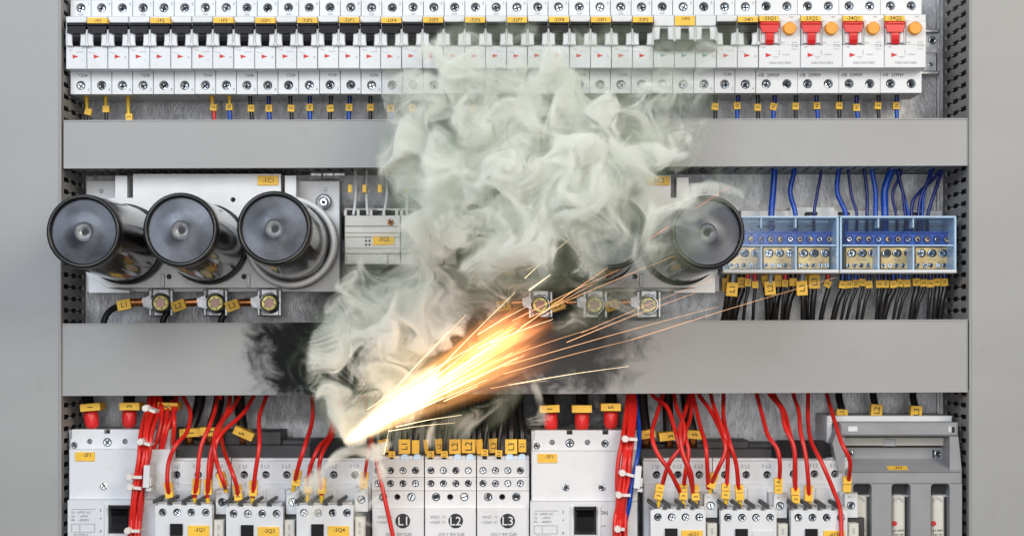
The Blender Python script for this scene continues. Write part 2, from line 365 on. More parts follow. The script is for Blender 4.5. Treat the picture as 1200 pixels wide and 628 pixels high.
def horiz_duct(label, xl, xr, tl, tr, bl, br, m, bottom):
    r = root('wiring_duct', label, 'wiring duct', W((xl + xr) / 2, (bl + br) / 2, .04))
    c = MB(m).prism([(xl, tl), (xr, tr), (xr, br), (xl, bl)], 0.0, .004)
    c.build('cover', r)
    MB(m).prism([(xl, tl - .2), (xr, tr - .2), (xr, tr + 1.2), (xl, tl + 1.2)], -.0007, .0038).build('cover_lip', r)
    MB(m).prism([(xl, bl - 1.3), (xr, br - 1.3), (xr, br + .2), (xl, bl + .2)], -.0007, .0038).build('cover_lip', r)
    for nm, l, rr in (('slotted_bottom', bl - 2, br - 2), ('slotted_top', tl + 2, tr + 2)):
        s = MB(duct_s); n = int((xr - xl) / 14); zt = .0014
        for i in range(n + 1):
            px = xl + 1 + i * 14.0; py = l + (rr - l) * (px - xl) / (xr - xl); p = W(px, py); w = min(9.2, xr - px) * S
            if w <= 0: continue
            s.boxw((p[0], .004, p[2]), (p[0] + w, .0768, p[2] + zt))
            for yy in (.026, .051): s.boxw((p[0] - 1.6 * S, yy, p[2] + .0001), (p[0] + w + 1.6 * S, yy + .006, p[2] + zt - .0001))
        a, b = W(xl, l), W(xr, rr)
        for y0, y1 in ((.0041, .009), (.071, .0795)):
            s.raw([(a[0], y0, a[2] - .0001), (b[0], y0, b[2] - .0001), (b[0], y1, b[2] - .0001), (a[0], y1, a[2] - .0001), (a[0], y0, a[2] + zt), (b[0], y0, b[2] + zt), (b[0], y1, b[2] + zt), (a[0], y1, a[2] + zt)],
                  [(0, 1, 2, 3), (4, 5, 6, 7), (0, 1, 5, 4), (3, 2, 6, 7), (0, 3, 7, 4), (1, 2, 6, 5)])
        s.build(nm, r)
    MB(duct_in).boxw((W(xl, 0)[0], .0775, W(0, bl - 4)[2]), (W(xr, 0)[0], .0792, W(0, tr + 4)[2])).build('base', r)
    return r
horiz_duct('slim grey wiring duct running across below the breaker row', 74.5, 1134.5, 141.2, 138.8, 197.4, 194.0, duct_m, True)
horiz_duct('wide grey wiring duct blackened with soot behind the flame', 72.3, 1135.6, 379.3, 374.3, 463.5, 459.2, ductsoot, True)

# ================================================================== breaker row
PITCH = 24.6
def tilt(x): return -0.0024 * (x - 77)
def tx(x): return VX + (x - VX) / (1 + .015 / D)     # a face x as seen on the terminal plane
G_B = 'miniature breakers along the top row'
TOG = {}
def toggle(r, cx, dy, m, down=False):
    yf = -.0060
    b = MB(m)
    if not down:
        b.prism([(cx - 11.2, 28.3 + dy), (cx + 11.2, 28.3 + dy), (cx + 11.0, 33.0 + dy), (cx + 9.4, 37.5 + dy), (cx + 9.0, 40 + dy), (cx - 9.0, 40 + dy), (cx - 9.4, 37.5 + dy), (cx - 11.0, 33.0 + dy)], yf, .003)
        b.box(cx - 11.0, 27.6 + dy, cx + 11.0, 31.0 + dy, yf - .0012, .002, .0008)
        p = [W(cx, 39.5 + dy, yf + .0015), W(cx, 44 + dy, yf + .001), W(cx, 49 + dy, yf + .0018), W(cx, 54.2 + dy, -.002)]
    else:
        b.box(cx - 11.3, 48.5 + dy, cx + 11.3, 60 + dy, yf, .003, .0012)
        b.box(cx - 11, 57 + dy, cx + 11, 60.4 + dy, yf - .001, .002, .0006)
        p = [W(cx, 35.5 + dy, -.002), W(cx, 41 + dy, yf + .0018), W(cx, 45 + dy, yf + .001), W(cx, 49 + dy, yf + .0015)]
    w = 4.4 * S
    for i in range(3):
        a, c = p[i], p[i + 1]
        b.raw([(a[0] - w, a[1], a[2]), (a[0] + w, a[1], a[2]), (c[0] + w, c[1], c[2]), (c[0] - w, c[1], c[2]), (a[0] - w, .006, a[2]), (a[0] + w, .006, a[2]), (c[0] + w, .006, c[2]), (c[0] - w, .006, c[2])],
              [(0, 1, 2, 3), (0, 3, 7, 4), (1, 2, 6, 5), (4, 5, 6, 7), (0, 1, 5, 4), (3, 2, 6, 7)])
    return b.build('toggle', r)

def breaker(i0, n, txt, lab_pole, down=False, label=None):
    x0 = 77 + (i0 - 1) * PITCH; x1 = x0 + n * PITCH; dy = tilt((x0 + x1) / 2) + random.uniform(-.3, .3)
    x0 += .35; x1 -= .35
    r = root('circuit_breaker', label, 'circuit breaker', W((x0 + x1) / 2, 60 + dy, .065), G_B)
    ft, fb = 20 + dy, 81.6 + dy
    b = MB(white)
    b.box(tx(x0) + .1, 1 + dy, tx(x1) - .1, 111 + dy, .0250, .066, 0)
    for k in range(n):
        a = x0 + k * PITCH - (0.1 if k else 0); c = a + PITCH - .7
        b.box(a, (54.5 if not down else 60.8) + dy, c, fb, 0.0, .0205, .0005)                # lower face
        b.box(a, ft, c, (27.3 if not down else 32.5) + dy, 0.0, .0205, .0005)               # label strip
        b.box(a + .2, ft + 6, c - .2, (62 if down else 56) + dy, .0035, .0207, 0)             # toggle bay floor
        q0, q1 = (39.5, 54.6) if not down else (33.5, 48.5)
        b.box(a + .8, q0 + dy, a + 7.5, q1 + dy, -.0035, .004, .0006); b.box(c - 7.5, q0 + dy, c - .8, q1 + dy, -.0035, .004, .0006)
    b.build('body', r)
    ck = MB(cheek)
    for k in range(n + 1):
        a = x0 + k * PITCH - .4; q0, q1 = (35, 54) if not down else (33, 50)
        ck.box(a - 1.5 if k else a, q0 + dy, a + 1.5 if k < n else a + .3, q1 + dy, -.0040, .004, .0006)
        if 0 < k: ck.cyl(a, q1 - 1.5 + dy, 2.3, -.0044, .003, 10)
    ck.build('divider', r)
    for (ya, yb, hy, nm) in ((1.2, 20, 10, 'upper_terminal_cover'), (84.2, 111, 100.8, 'lower_terminal_cover')):
        p = MB(white)
        for k in range(n):
            a, c = tx(x0 + k * PITCH), tx(x0 + (k + 1) * PITCH - .8)
            hx = tx(x0 + (k + .5) * PITCH - .3)
            p.plate(a, ya + dy, c, yb + dy, [(hx, hy + dy, 5.5)], .015, .0248)
            if nm[0] == 'l': p.plate(a + .3, ya + dy, c - .3, yb + dy, [(hx, hy + dy, 6.2)], .0148, .0152)
        p.build(nm, r)
        pr = MB(fade)
        for k in range(n):
            hx = tx(x0 + (k + .5) * PITCH - .3); up = nm[0] == 'u'
            pr.text(str(2 * k + (1 if up else 2)), hx + 9, (5.5 if up else 105.5) + dy, 3.0, .0146)
            if k == 0:
                if up: pr.text('CLS6', hx, 17.8 + dy, 1.9, .0146)
                else: pr.use(ink); pr.text('CLS6', hx + 3, 89 + dy, 3.2, .0146, maxw=10)
                pr.use(fade)
        pr.build('numbering', r)
        for k in range(n):
            hx = tx(x0 + (k + .5) * PITCH - .3)
            screw(r, hx + random.uniform(-.5, .9), hy + dy + 1.1, .0218, 4.5)
    for k in range(n): toggle(r, x0 + (k + .5) * PITCH - .3, dy, blackp, down)
    pr = MB(redink if not down else teal)
    for k in range(n):
        ax = x0 + k * PITCH
        pr.prism([(ax + 7.8, 64.6 + dy), (ax + 14.6, 67 + dy), (ax + 7.8, 69.4 + dy)], -.0002, .0002)
    pr.build('arrow_mark', r)
    pr = MB(fade)
    a = x0
    pr.text('C16', a + 5.5, 59.5 + dy, 1.7, -.0002) if not down else None
    pr.text('16 A 230', a + 16.5, (61.5 if not down else 63) + dy, 1.5, -.0002); pr.text('v', a + 19, 58.3 + dy, 1.8, -.0002) if not down else None
    pr.text('0', a + 19, 71 + dy, 1.5, -.0002)
    for k in range(n):
        if k: pr.rbox(x0 + k * PITCH + 5, 62.5 + dy, 9, .35, .22, -.00015, .0001)
        if k == n - 1: pr.text('iii', x0 + (k + 1) * PITCH - 4, 68 + dy, 2.4, -.0002, 1.57)
    pr.build('printing', r)
    lx = x0 + lab_pole * PITCH
    if down: label_plate(r, lx + .3, 21 + dy, lx + 23.6, 32 + dy, txt, -.0008, h=3.4, dy=-2.5)
    else: label_plate(r, lx + .3, 21.6 + dy, lx + 23.6, 28 + dy, txt, -.0075, .006, h=3.9, dy=.2)
    return r

breaker(1, 3, '-1F1', 1, label='three-pole breaker marked -1F1 at the end of the top row')
breaker(4, 3, '-1F2', 1, label='three-pole breaker marked -1F2 with black toggles up')
names = ['-1F3', '-32F1', '-32F2', '-32F3', '-32F4', '-32F5', '-32F6', '-32F7', '-32F8', '-33F1', '-33F2']
for k, t in enumerate(names):
    breaker(7 + 2 * k, 2, t, 1, label='two-pole white breaker with a yellow strip marked %s' % t)
breaker(29, 3, '-33F3', 1, True, label='three-pole breaker marked -33F3, its toggles switched down')
breaker(32, 2, '-34F1', 1, label='two-pole breaker marked -34F1 beside the red toggled breakers')

def rcbo(k, txt):
    x0 = 889 + k * 49.1 + .3; x1 = x0 + 48.6; dy = tilt((x0 + x1) / 2)
    r = root('residual_current_breaker', 'wide white breaker with red toggle and orange button marked %s' % txt, 'circuit breaker', W((x0 + x1) / 2, 60 + dy, .065), 'breakers with red toggles and orange buttons')
    b = MB(white); b.box(tx(x0) + .1, -6 + dy, tx(x1) - .1, 111.4 + dy, .0250, .066, 0)
    b.box(x0, 55 + dy, x1, 82 + dy, 0, .0205, .0005); b.box(x0, 19.7 + dy, x1, 28 + dy, 0, .0205, .0005)
    b.box(x0 + 25, 27.8 + dy, x1, 55.2 + dy, 0, .0205, .0003); b.box(x0 + .2, 27 + dy, x0 + 25.2, 56 + dy, .0035, .0207, 0)
    b.box(x0 + .2, 27.8 + dy, x0 + 1.3, 55.2 + dy, 0, .02, 0)
    b.box(x0 + 2.5, 39.5 + dy, x0 + 8.2, 53 + dy, -.0012, .004, .0006); b.box(x0 + 17.3, 39.5 + dy, x0 + 23, 53 + dy, -.0012, .004, .0006)
    b.build('body', r)
    ck = MB(cheek)
    for a in (x0 + 1.0, x0 + 22.6): ck.box(a, 36 + dy, a + 2.2, 54.5 + dy, -.0022, .004, .0006)
    ck.build('divider', r)
    toggle(r, x0 + 12.7, dy, redp)
    MB(orange).cyl(x0 + 36.5, 35.3 + dy, 7.5, -.006, .001, 28).build('test_button', r)
    label_plate(r, x0 + .8, 21.2 + dy, x0 + 23.6, 27.2 + dy, txt, -.0078, .006, h=4.2)
    for (ya, yb, hy, nm) in ((-3, 19.5, 9.6, 'upper_terminal_cover'), (84.2, 111.4, 100.6, 'lower_terminal_cover')):
        hs = [tx(x0 + 11.9), tx(x0 + 36.4)]
        MB(white).plate(tx(x0), ya + dy, tx(x1), yb + dy, [(h, hy + dy, 5.5) for h in hs], .015, .0248).build(nm, r)
        for h in hs: screw(r, h - .4, hy + dy + 1.1, .0218, 4.5)
    pr = MB(ink); pr.text('-OE', tx(x0 + 5.5), 90.3 + dy, 3.6, .0147, maxw=7.5); pr.text('239929', tx(x0 + 20), 90.3 + dy, 3.6, .0147, maxw=14)
    pr.use(fade); pr.text('10A/1N/C/003', x0 + 25, 76 + dy, 3.0, -.0002, maxw=25); pr.text('C16', x0 + 42, 55.8 + dy, 3.4, -.0002, maxw=7)
    pr.text('TEST', x0 + 38, 22.5 + dy, 1.6, -.0002); pr.text('IN 0,03A', x0 + 32, 66.5 + dy, 1.5, -.0002); pr.text('300', x0 + 6, 57.5 + dy, 1.7, -.0002); pr.text('6000', x0 + 28, 52.5 + dy, 1.5, -.0002)
    pr.text('220-240V', x0 + 42, 52 + dy, 1.2, -.0002); pr.text('50/60 Hz', x0 + 42, 60 + dy, 1.2, -.0002); pr.text('T', x0 + 20, 71 + dy, 2, -.0002); pr.rbox(x0 + 24, 64 + dy, .5, 6, 0, -.0002, .0001); pr.rbox(x0 + 20, 69 + dy, 7, .4, 0, -.0002, .0001)
    pr.build('printing', r)
    MB(redink).prism([(x0 + 8, 64.4 + dy), (x0 + 15.4, 67 + dy), (x0 + 8, 69.6 + dy)], -.0002, .0002).build('arrow_mark', r)
for k, t in enumerate(['-33Q1', '-33Q2', '-34Q1', '-34Q2']): rcbo(k, t)

# mounting rail sticking out beyond the breaker row
r = root('mounting_rail', 'steel mounting rail protruding past the end of the breaker row', 'rail', W(600, 60, .08))
MB(steel_dim).box(90, 36, 1098, 62, .067, .079, 0).box(90, 34, 1101, 39, .062, .067, .001).box(90, 83, 1101, 88, .062, .067, .001).box(90, 60, 1097, 84, .070, .0785, 0).build('rail', r)
screw(r, 1093, 48, .0655, 5, 'hex', steel, 'bolt'); screw(r, 1091, 75, .069, 3, 'cross', steel, 'bolt')

# wires hanging below the breakers into the duct
mw = [(101, 'Y', 103, 131, .25, '', blackw), (124, 'Y', 124, 128, 0, '', blackw), (150, 'Y', 151, 137, 0, '2', blackw), (248, 'Y', 250, 126, .1, '2', redw), (269, 'Y', 268.5, 125.5, 0, 'N', bluew),
      (293, 'K', 294, 127, 0, '2', blackw), (315, 'B', 315, 127, 0, 'N', bluew), (340, 'K', 341, 127, .1, '2', blackw), (363, 'B', 363, 126, 0, 'N', bluew), (388, 'K', 387, 127, -.1, '2', blackw), (410, 'B', 409, 126, 0, 'N', bluew),
      (434, 'K', 434, 126, 0, '2', blackw), (458, 'B', 458, 127, 0, 'N', bluew), (483, 'K', 483, 126, 0, '2', blackw), (507, 'B', 507, 127, .1, 'N', bluew), (555, 'K', 555, 127, 0, '2', blackw), (604, 'B', 604, 126, 0, 'N', bluew), (672, 'K', 673, 124, 0, '2', redw), (684, 'B', 684, 126, 0, 'N', bluew),
      (838, 'K', 838, 125, .15, '2', blackw), (865, 'B', 864, 124, -.1, 'N', bluew), (888, 'K', 888, 126, 0, '2', blackw), (908, 'B', 906.5, 125, .25, 'N', bluew), (933, 'K', 932.5, 124.5, 0, '2', blackw), (957, 'B', 957.5, 124, 0, 'N', bluew), (984, 'K', 983.5, 124, 0, '2', blackw), (1004, 'B', 1004, 126, 0, 'N', bluew), (1030, 'K', 1029, 124, .1, '2', blackw), (1051, 'B', 1050.5, 124, 0, 'N', bluew)]
cnt = {}
for x, top, mx, my, a, t, m in mw:
    col = {'Y': ferr, 'K': blackw, 'B': navyw}[top]; cn = {blackw: 'black', bluew: 'blue', redw: 'red'}[m]
    key = cn; cnt[key] = cnt.get(key, 0) + 1
    dep = .040
    drift = (mx - x) * 1.6 + random.uniform(-1, 1.5)
    wire('wire', '%s wire with yellow tag under the breakers, %s %s one from the left' % (cn, ORD[cnt[key] - 1], cn), 'wire',
         [(x, 108, dep), (x, 118, dep), (mx, my, dep), (x + drift + 1, 150, dep)], 2.3 if m is not bluew else 2.6, m, 'tagged wires below the breaker row',
         markers=[(mx, my, 7.6, 8.2 if top != 'Y' else 7.6, a, t, dep, -1.57)], ferrules=[(x, 111, (x + mx) / 2, my - 3.5, dep - .001, 2.9, col)])
# ================================================================== capacitor banks
def lerp(a, b, t): return a + (b - a) * t
def capacitor(fx, fy, bx, by, label):
    A = W(fx, fy, -.125); B = W(bx, by, .008); L_ = (B - A).length
    ax = (B - A).normalized()
    r = root('capacitor', label, 'capacitor', B, 'large black cylindrical capacitors')
    k = S * (1 - .125 / D); R = 44 * k; Rb = 45.3 * S
    MB(capbody).lathe([(.004, R - .0006), (.012, R), (L_ * .5, (R + Rb) / 2), (L_, Rb)], A, B).build('shell', r)
    MB(caprim).lathe([(.0045, R * .855), (.0012, R * .87), (0, R * .915), (.0003, R * .965), (.0025, R * .995), (.008, R + .0001), (.013, R + .0001)], A, B).build('rim', r)
    f = MB(capface); f.lathe([(.0040, R * .86), (.0039, R * .6), (.0038, R * .30), (.0035, R * .27), (.0034, R * .25), (.0038, R * .22)], A, B); f.build('end_face', r, origin=A)
    c = MB(steel_dim); c.lathe([(.0037, R * .222), (.0052, R * .19), (.0070, R * .12), (.0080, R * .04)], A, B, 28); c.build('end_dimple', r)
    MB(holeshade).lathe([(.0066, R * .085), (.0066, 0)], A, B, 12).build('centre_hole', r)
    if fx in (321,): MB(alu).lathe([(L_ - .010, Rb * 1.03), (L_ - .012, Rb * 1.06), (L_ - .012, Rb * 1.17), (L_ - .009, Rb * 1.19), (L_ + .010, Rb * 1.19)], A, B).build('collar', r)
    else: MB(caprim).lathe([(L_ - .004, Rb * 1.0), (L_ - .005, Rb * 1.02), (L_ - .004, Rb * 1.045), (L_ + .012, Rb * 1.045)], A, B).build('collar', r)
    return r
caps1 = [(97, 271, 146, 286), (211, 269, 243, 286), (321, 267, 342, 285)]
for (a, n) in zip(caps1, ('at the left end, overlapping the grey upright duct', 'second from the left, between two others', 'third from the left, beside the smoke')):
    capacitor(*a, 'big black capacitor ' + n)
caps2 = [(604, 272, 598, 287), (717, 272, 700, 287), (830, 272, 799, 287)]
for (a, n) in zip(caps2, ('hidden in the thickest smoke above the flame', 'veiled by smoke, next to the one by the blue terminals', 'half veiled by smoke beside the blue terminal blocks')):
    capacitor(*a, 'big black capacitor ' + n)

def arc(cx, cy, r, a0, a1, n=10):
    return [(cx + r * math.cos(math.radians(lerp(a0, a1, i / n))), cy + r * math.sin(math.radians(lerp(a0, a1, i / n)))) for i in range(n + 1)]
alu_burnt = mat('scorched_plate', (0.74, 0.74, 0.75), 0.45, metal=0.15, var=0.03, bump=0.12, bscale=700)
soot(alu_burnt, [(W(590, 300, .03), .085, .05, .96), (W(620, 340, .03), .05, .02, .96), (W(575, 240, .03), .06, .04, .85), (W(737, 222, .03), .010, .010, .7)], nscale=60)
def cap_panel(mirror, txt, label, xs, holes, labx):
    f = (lambda x: x) if not mirror else (lambda x: 2 * 471 - x)    # second bank is a mirror of the first
    def bx(b, x0, y0, x1, y1, yf, yb): a, c = sorted((f(x0), f(x1))); b.box(a, y0, c, y1, yf, yb)
    r = root('capacitor_carrier', label, 'mounting plate', W((xs[0] + xs[1]) / 2, 340, .07))
    am = alu if not mirror else alu_burnt
    b = MB(am)   # rear plate with round corner cutout
    b.box(xs[0], 212 if not mirror else 214, xs[1], 342, .045, .062)
    b.build('rear_plate', r)
    m = MB(am); y0 = 204 if not mirror else 206
    X0, X1 = (f(347), f(137)) if mirror else (137, 347)
    pts = [(f(156), y0), (f(329), y0), (f(329), 232), (f(334), 232), (f(334), y0 + 2), (f(347), y0 + 2), (f(347), 232)] + [(f(x), y) for x, y in arc(342, 285, 53, -62, 95, 12)] + [(f(x), y) for x, y in [(330, 337), (110, 337), (101, 320), (101, 250), (120, 234), (135, 232), (135, y0 + 2), (149, y0 + 2), (149, 232), (156, 232)]]
    m.plate(0, 0, 0, 0, [(f(273), 234, 3)] + [(f(x), 324, 3.1) for x in (198, 286)], .022, .040, outer=pts, n=14).build('front_plate', r)
    rb = MB(am)
    for x in (190.5, 291): rb = MB(am); bx(rb, x - 2, 321, x + 2, 336, .018, .022); rb.build('rib', r)
    pass
    w = MB(alu); p = [(f(104), 322), (f(125), 337), (f(152), 341), (f(152), 343), (f(104), 343)]; w.prism(p, .02, .044); w.build('corner_gusset', r)
    label_plate(r, *labx, txt, .0205, h=5)
    return r
p1 = cap_panel(False, '-1C1', 'white carrier plate marked -1C1 holding the three clear capacitors', (101, 398), None, (302, 206, 326, 217))
p2 = cap_panel(True, '-1C2', 'white carrier plate marked -1C2, partly scorched and veiled by smoke', (545, 843), None, (758, 206.5, 785, 217))
screw(p1, 379, 237, .040, 9.5, 'hex', steel_dim, 'mounting_bolt'); screw(p1, 379, 237, .0345, 5, 'hex', steel, 'mounting_bolt')
screw(p1, 118, 224, .0445, 3, 'none', steel_dim, 'rivet'); screw(p1, 381, 222, .0445, 2.6, 'none', steel_dim, 'rivet'); screw(p2, 826, 224.5, .0445, 3, 'none', steel_dim, 'rivet')

def pole_terminal(x, y, n, side):
    r = root('pole_terminal', 'round passivated terminal bolt with steel bracket, %s' % n, 'terminal', W(x, y, .06), 'bolt terminals below the capacitors')
    b = MB(steel_dim)
    b.box(x - 14, y - 16, x + 15, y + 15.5, .052, .06, .001)
    b.box(x - 14, y - 16, x - 10, y + 15.5, .040, .0521, .0008); b.box(x + 11, y - 16, x + 15, y + 15.5, .040, .0521, .0008)
    b.box(x - 9, y - 17, x + 10, y - 6, .040, .052, .0008)
    b.build('bracket', r)
    MB(steel).cyl(x, y, 12.3, .0385, .052, 28).build('washer', r)
    MB(charcoal).cyl(x, y, 10.6, .0355, .0386, 28).build('copper_ring', r)
    MB(zincgold).cyl(x, y, 9.2, .0325, .036, 6 if False else 24).build('bolt_head', r)
    MB(pinkglint).cyl(x, y, 5.6, .0318, .0326, 20).build('painted_highlight', r)  # pinkish highlight on the bolt, built as a coloured disc
    m = MB(ink)
    for a in range(6): m.rbox(x + 6.4 * math.cos(a * 1.05 + .3), y + 6.4 * math.sin(a * 1.05 + .3), 1.2, 1.2, a, .0314, .0325)
    m.build('marks', r)
def lug_cable(n, cx, bx, lab, orange_mk=True):
    """black cable out of the duct, tag, copper lug to the bolt at bx"""
    mx = bx - 44; my = 357 if bx < 200 else 358
    pts = [(cx, 392, .045), (cx + 1, 376, .045), (cx + 8, 364, .044), (mx, my, .040), (bx - 31, 354.5, .038)]
    o = wire('lug_cable', lab, 'cable', pts, 3.8, blackw, 'black cables with copper lugs', markers=[(mx + 1, my, 16, 12, -.20 if n == 'L1' else -.33, n, .038)])
    q = MB(copper); q.tube([W(bx - 34, 354.5, .038), W(bx - 21, 354, .038)], 4.6 * S, 12, sub=1); q.tube([W(bx - 25, 354, .038), W(bx - 23, 354, .038)], 5.1 * S, 12, sub=1); q.build('copper_lug', o)
    MB(steel_dim).prism([(bx - 22, 350), (bx - 12, 346), (bx - 10, 352), (bx - 10, 362), (bx - 20, 359)], .0372, .0395).build('lug_tongue', o)
for i, (x, nm) in enumerate(((188, 'first from the left'), (252, 'second from the left'), (315, 'third from the left, near the soot'))):
    pole_terminal(x, 355, nm, 0); lug_cable('L%d' % (i + 1), (121, 190, 258)[i], x, 'black cable with copper lug and tag %s under the clear capacitors' % ('L%d' % (i + 1)))
for i, (x, nm) in enumerate(((633, 'just above the flame'), (697, 'fourth of six, veiled by smoke'), (760, 'under the plate marked -1C2'))):
    pole_terminal(x, 357, nm, 0)
    mx = x + 44
for i, (x, cx) in enumerate(((633, 582), (697, 640), (760, 716))):
    lug_cable('L%d' % (i + 1), cx - 14, x, 'black cable with copper lug and tag %s in the smoke beside the flame' % ('L%d' % (i + 1)))

# round metal spacers under the duct
r = root('metal_spacer', 'three short grey metal rollers in a row under the duct near the smoke', 'spacer', W(383, 203, .04))
for x in (371, 385, 398): MB(steel_dim).tube([W(x - 6, 204.5, .03), W(x + 6, 204.5, .03)], 4.6 * S, 16, sub=1).build('roller', r)

# small rail-mounted control units with -3G2 tag
def control_unit(x0, txt, label):
    r = root('control_unit', label, 'control unit', W(x0 + 33, 300, .07), 'pale control units behind the smoke')
    b = MB(cream)
    b.box(x0, 254, x0 + 65, 310, .012, .065, .0006); b.box(x0 + .4, 252.5, x0 + 64.6, 265, .010, .02, .0006)
    b.box(x0 + .2, 271, x0 + 64.8, 272.4, .0105, .013, 0); b.box(x0 + .2, 276, x0 + 64.8, 277.4, .0105, .013, 0); b.box(x0 + .2, 289, x0 + 64.8, 290.5, .0105, .013, 0); b.box(x0 + .2, 293, x0 + 64.8, 297, .0095, .013, .0005)
    b.box(x0 + 2, 298, x0 + 50, 309.5, .0085, .013, .0006); b.build('body', r)
    d = MB(holeshade)
    for i in range(3):
        for j in range(2): d.cyl(x0 + 25 + j * 4, 277.5 + i * 4.6, 1.3, .0116, .0122, 8)
    for i in range(4): d.box(x0 + 2 + i * 15, 246, x0 + 8 + i * 15, 252, .020, .03, 0)
    d.build('vent_hole', r)
    t = MB(cream)
    for i in range(5): t.box(x0 - 1 + i * 15, 246, x0 + 2.5 + i * 15, 253, .014, .05, .0004)
    t.box(x0, 244, x0 + 65, 247, .03, .05, .0004); t.build('terminal_rack', r)
    screw(r, x0 + 54, 260, .0094, 4.2, 'cross', copper)
    label_plate(r, x0 + 33, 275.5, x0 + 58, 287, txt, .0112, h=4.6, dy=-1)
    return r
control_unit(404, '-3G2', 'pale unit marked -3G2 at the left edge of the smoke, beside the capacitors')
control_unit(470, '', 'pale unit buried in the thick smoke, next to the one marked -3G2')
for i, (x, tw) in enumerate(((414, 2), (431, -1), (449, 3), (477, 0), (493, 2), (512, -2))):
    wire('wire', 'white wire rising from the pale units into the smoke, %s from the left' % ORD[i], 'wire', [(x, 252, .016), (x + tw, 240, .018), (x + tw * 1.5, 222, .03), (x + tw, 195, .045)], 1.8, whitew, 'white wires above the pale units', markers=[(x - 4 if i < 3 else x, 221, 4.5, 9, 0, '', .024)])

# ================================================================== clear distribution blocks
def dist_block(x0, x1, label, lid):
    r = root('distribution_block', label, 'terminal block', W((x0 + x1) / 2, 318, .07), 'clear covered distribution blocks')
    tl = 253.5
    MB(palebase).box(x0 + 1, tl, x1 - 1, 317, .050, .074, .0008).build('base', r)
    MB(white).box(x0, 315.8, x1 + .5, 320, .008, .06, .0008).build('lower_sill', r)
    MB(bluebar).box(x0 + 6, 272, x1 - 5, 287, .030, .0502, .0008).box(x0 + 6, 271.2, x1 - 5, 273, .027, .0502, .0003).build('neutral_bar', r)
    n = 11; step = (x1 - x0 - 22) / (n - 1)
    w = (x1 - x0 - 14) / 3
    for k in range(n):
        x = x0 + 11 + k * step
        MB(navyw).cyl(x, 280.3, 4.6, .0285, .0305, 14).build('screw_well', r)
        screw(r, x, 280.3, .0282, 3.1, 'slot', brass if k % 3 else steel, 'terminal_screw')
    for k in range(3):
        a = x0 + 7 + k * w; q = MB(brass).box(a, 290, a + w - 4, 315.4, .034, .0501, .0006).build('brass_bar', r)
        for j in range(3):
            cx = a + 6 + j * (w - 16) / 2; MB(holeshade).cyl(cx + 1.4, 296.6, 4.9, .0332, .0341, 16).build('painted_screw_shadow', r)  # dark disc set off-centre under each screw as its painted shadow
            screw(r, cx, 296.8, .0325, 4.4, 'cross', steel)
        for j in range(5): screw(r, a + 3 + j * (w - 10) / 4, 311, .0330, 3.1, 'cross', steel)
        MB(fade).text('12.5 mm', a + w / 2 - 2, 304, 2.2, .0337).build('printing', q)
    c = MB(glass)
    a = W(x0, tl, .010); b_ = W(x1, 316, .010)
    c.boxw((a[0], .010, b_[2]), (b_[0], .0116, a[2])); c.build('clear_cover', r)
    f = MB(ribm)
    f.box(x0, tl - .5, x1, tl + 2, .008, .045, .0006); f.box(x0, tl, x0 + 2.2, 316, .008, .045, .0006); f.box(x1 - 2.4, tl, x1, 316, .008, .045, .0006)
    f.box(x0 + 3, 286.8, x1 - 3, 288.4, .009, .012, .0003)
    for k in (1, 2):
        x = x0 + 3.5 + k * w; f.box(x, tl + 2, x + 1.6, 267, .009, .022, .0003); f.box(x, 289, x + 2, 316, .009, .030, .0003)
    f.build('cover_frame', r)
    t = MB(ink); cx = x0 + (x1 - x0) * (.38 if lid == 0 else .51)
    for s, dx, ww in (('BPZ-KB-S/125', 0, 23), ('In', 17.5, 3), ('125A', 27.5, 8), ('Ui', 38, 3), ('600V~', 49, 11)): t.text(s, cx + dx, 265.3, 2.6, .0095, maxw=ww)
    t.build('printing', r)
    return r
dist_block(847, 983, 'clear covered block of brass bars next to the half veiled capacitor', 0)
dist_block(984.5, 1121, 'clear covered block of brass bars next to the slotted duct', 1)
r = root('support_rail', 'pale slotted steel strip behind the tops of the clear blocks', 'rail', W(1000, 250, .079))
for a, b in ((868, 926), (978, 1104)): MB(alu).box(a, 246.5, b, 262, .066, .079, .0005).build('strip', r)
MB(alu).plate(926, 243, 978, 262, [(946, 252, 3.5)], .066, .079).build('strip', r)
for x in (951, 989, 1075): MB(holeshade).box(x - 7, 248.4, x + 7, 252.4, .0655, .0662, 0).build('slot', r)

bl = [(904, 250, 906, 225, 908, 196, 3.9, bluew), (932, 250, 926, 225, 931, 200, 3.0, bluew), (954, 250, 958, 225, 962, 203, 1.9, navyw), (991, 250, 981, 225, 983, 198, 3.0, bluew), (1004, 250, 998, 230, 994, 200, 1.8, navyw), (1016, 252, 1016, 226, 1013, 200, 2.1, navyw),
      (1026, 252, 1026, 225, 1022, 200, 3.0, bluew), (1037, 252, 1037, 222, 1045, 198, 4.6, bluew), (1051, 256, 1046, 228, 1055, 205, 1.9, navyw), (1061, 256, 1058, 226, 1053, 203, 1.9, navyw), (1065, 256, 1061, 236, 1052, 205, 1.9, bluew),
      (1068, 254, 1072, 232, 1100, 203, 2.1, navyw), (1076, 254, 1080, 228, 1092, 203, 2.0, navyw), (1081, 254, 1082, 230, 1090, 203, 2.0, bluew), (1087, 254, 1093, 232, 1103, 203, 2.2, navyw)]
for i, (a, b, c, d, e, f, rr, m) in enumerate(bl):
    big = 'thick' if rr > 3.5 else ('medium' if rr > 2.5 else 'thin'); y = .045 + .002 * (i % 3)
    wire('wire', '%s %s wire above the clear blocks, %s from the left of all' % (big, 'bright blue' if m is bluew else 'dark blue', ORD[i]), 'wire', [(a, 276, .04), (a, b, y), (c, d, y), (e, f, y), (e + (e - c) * .3, f - 20, y)], rr, m, 'blue wires above the clear blocks')

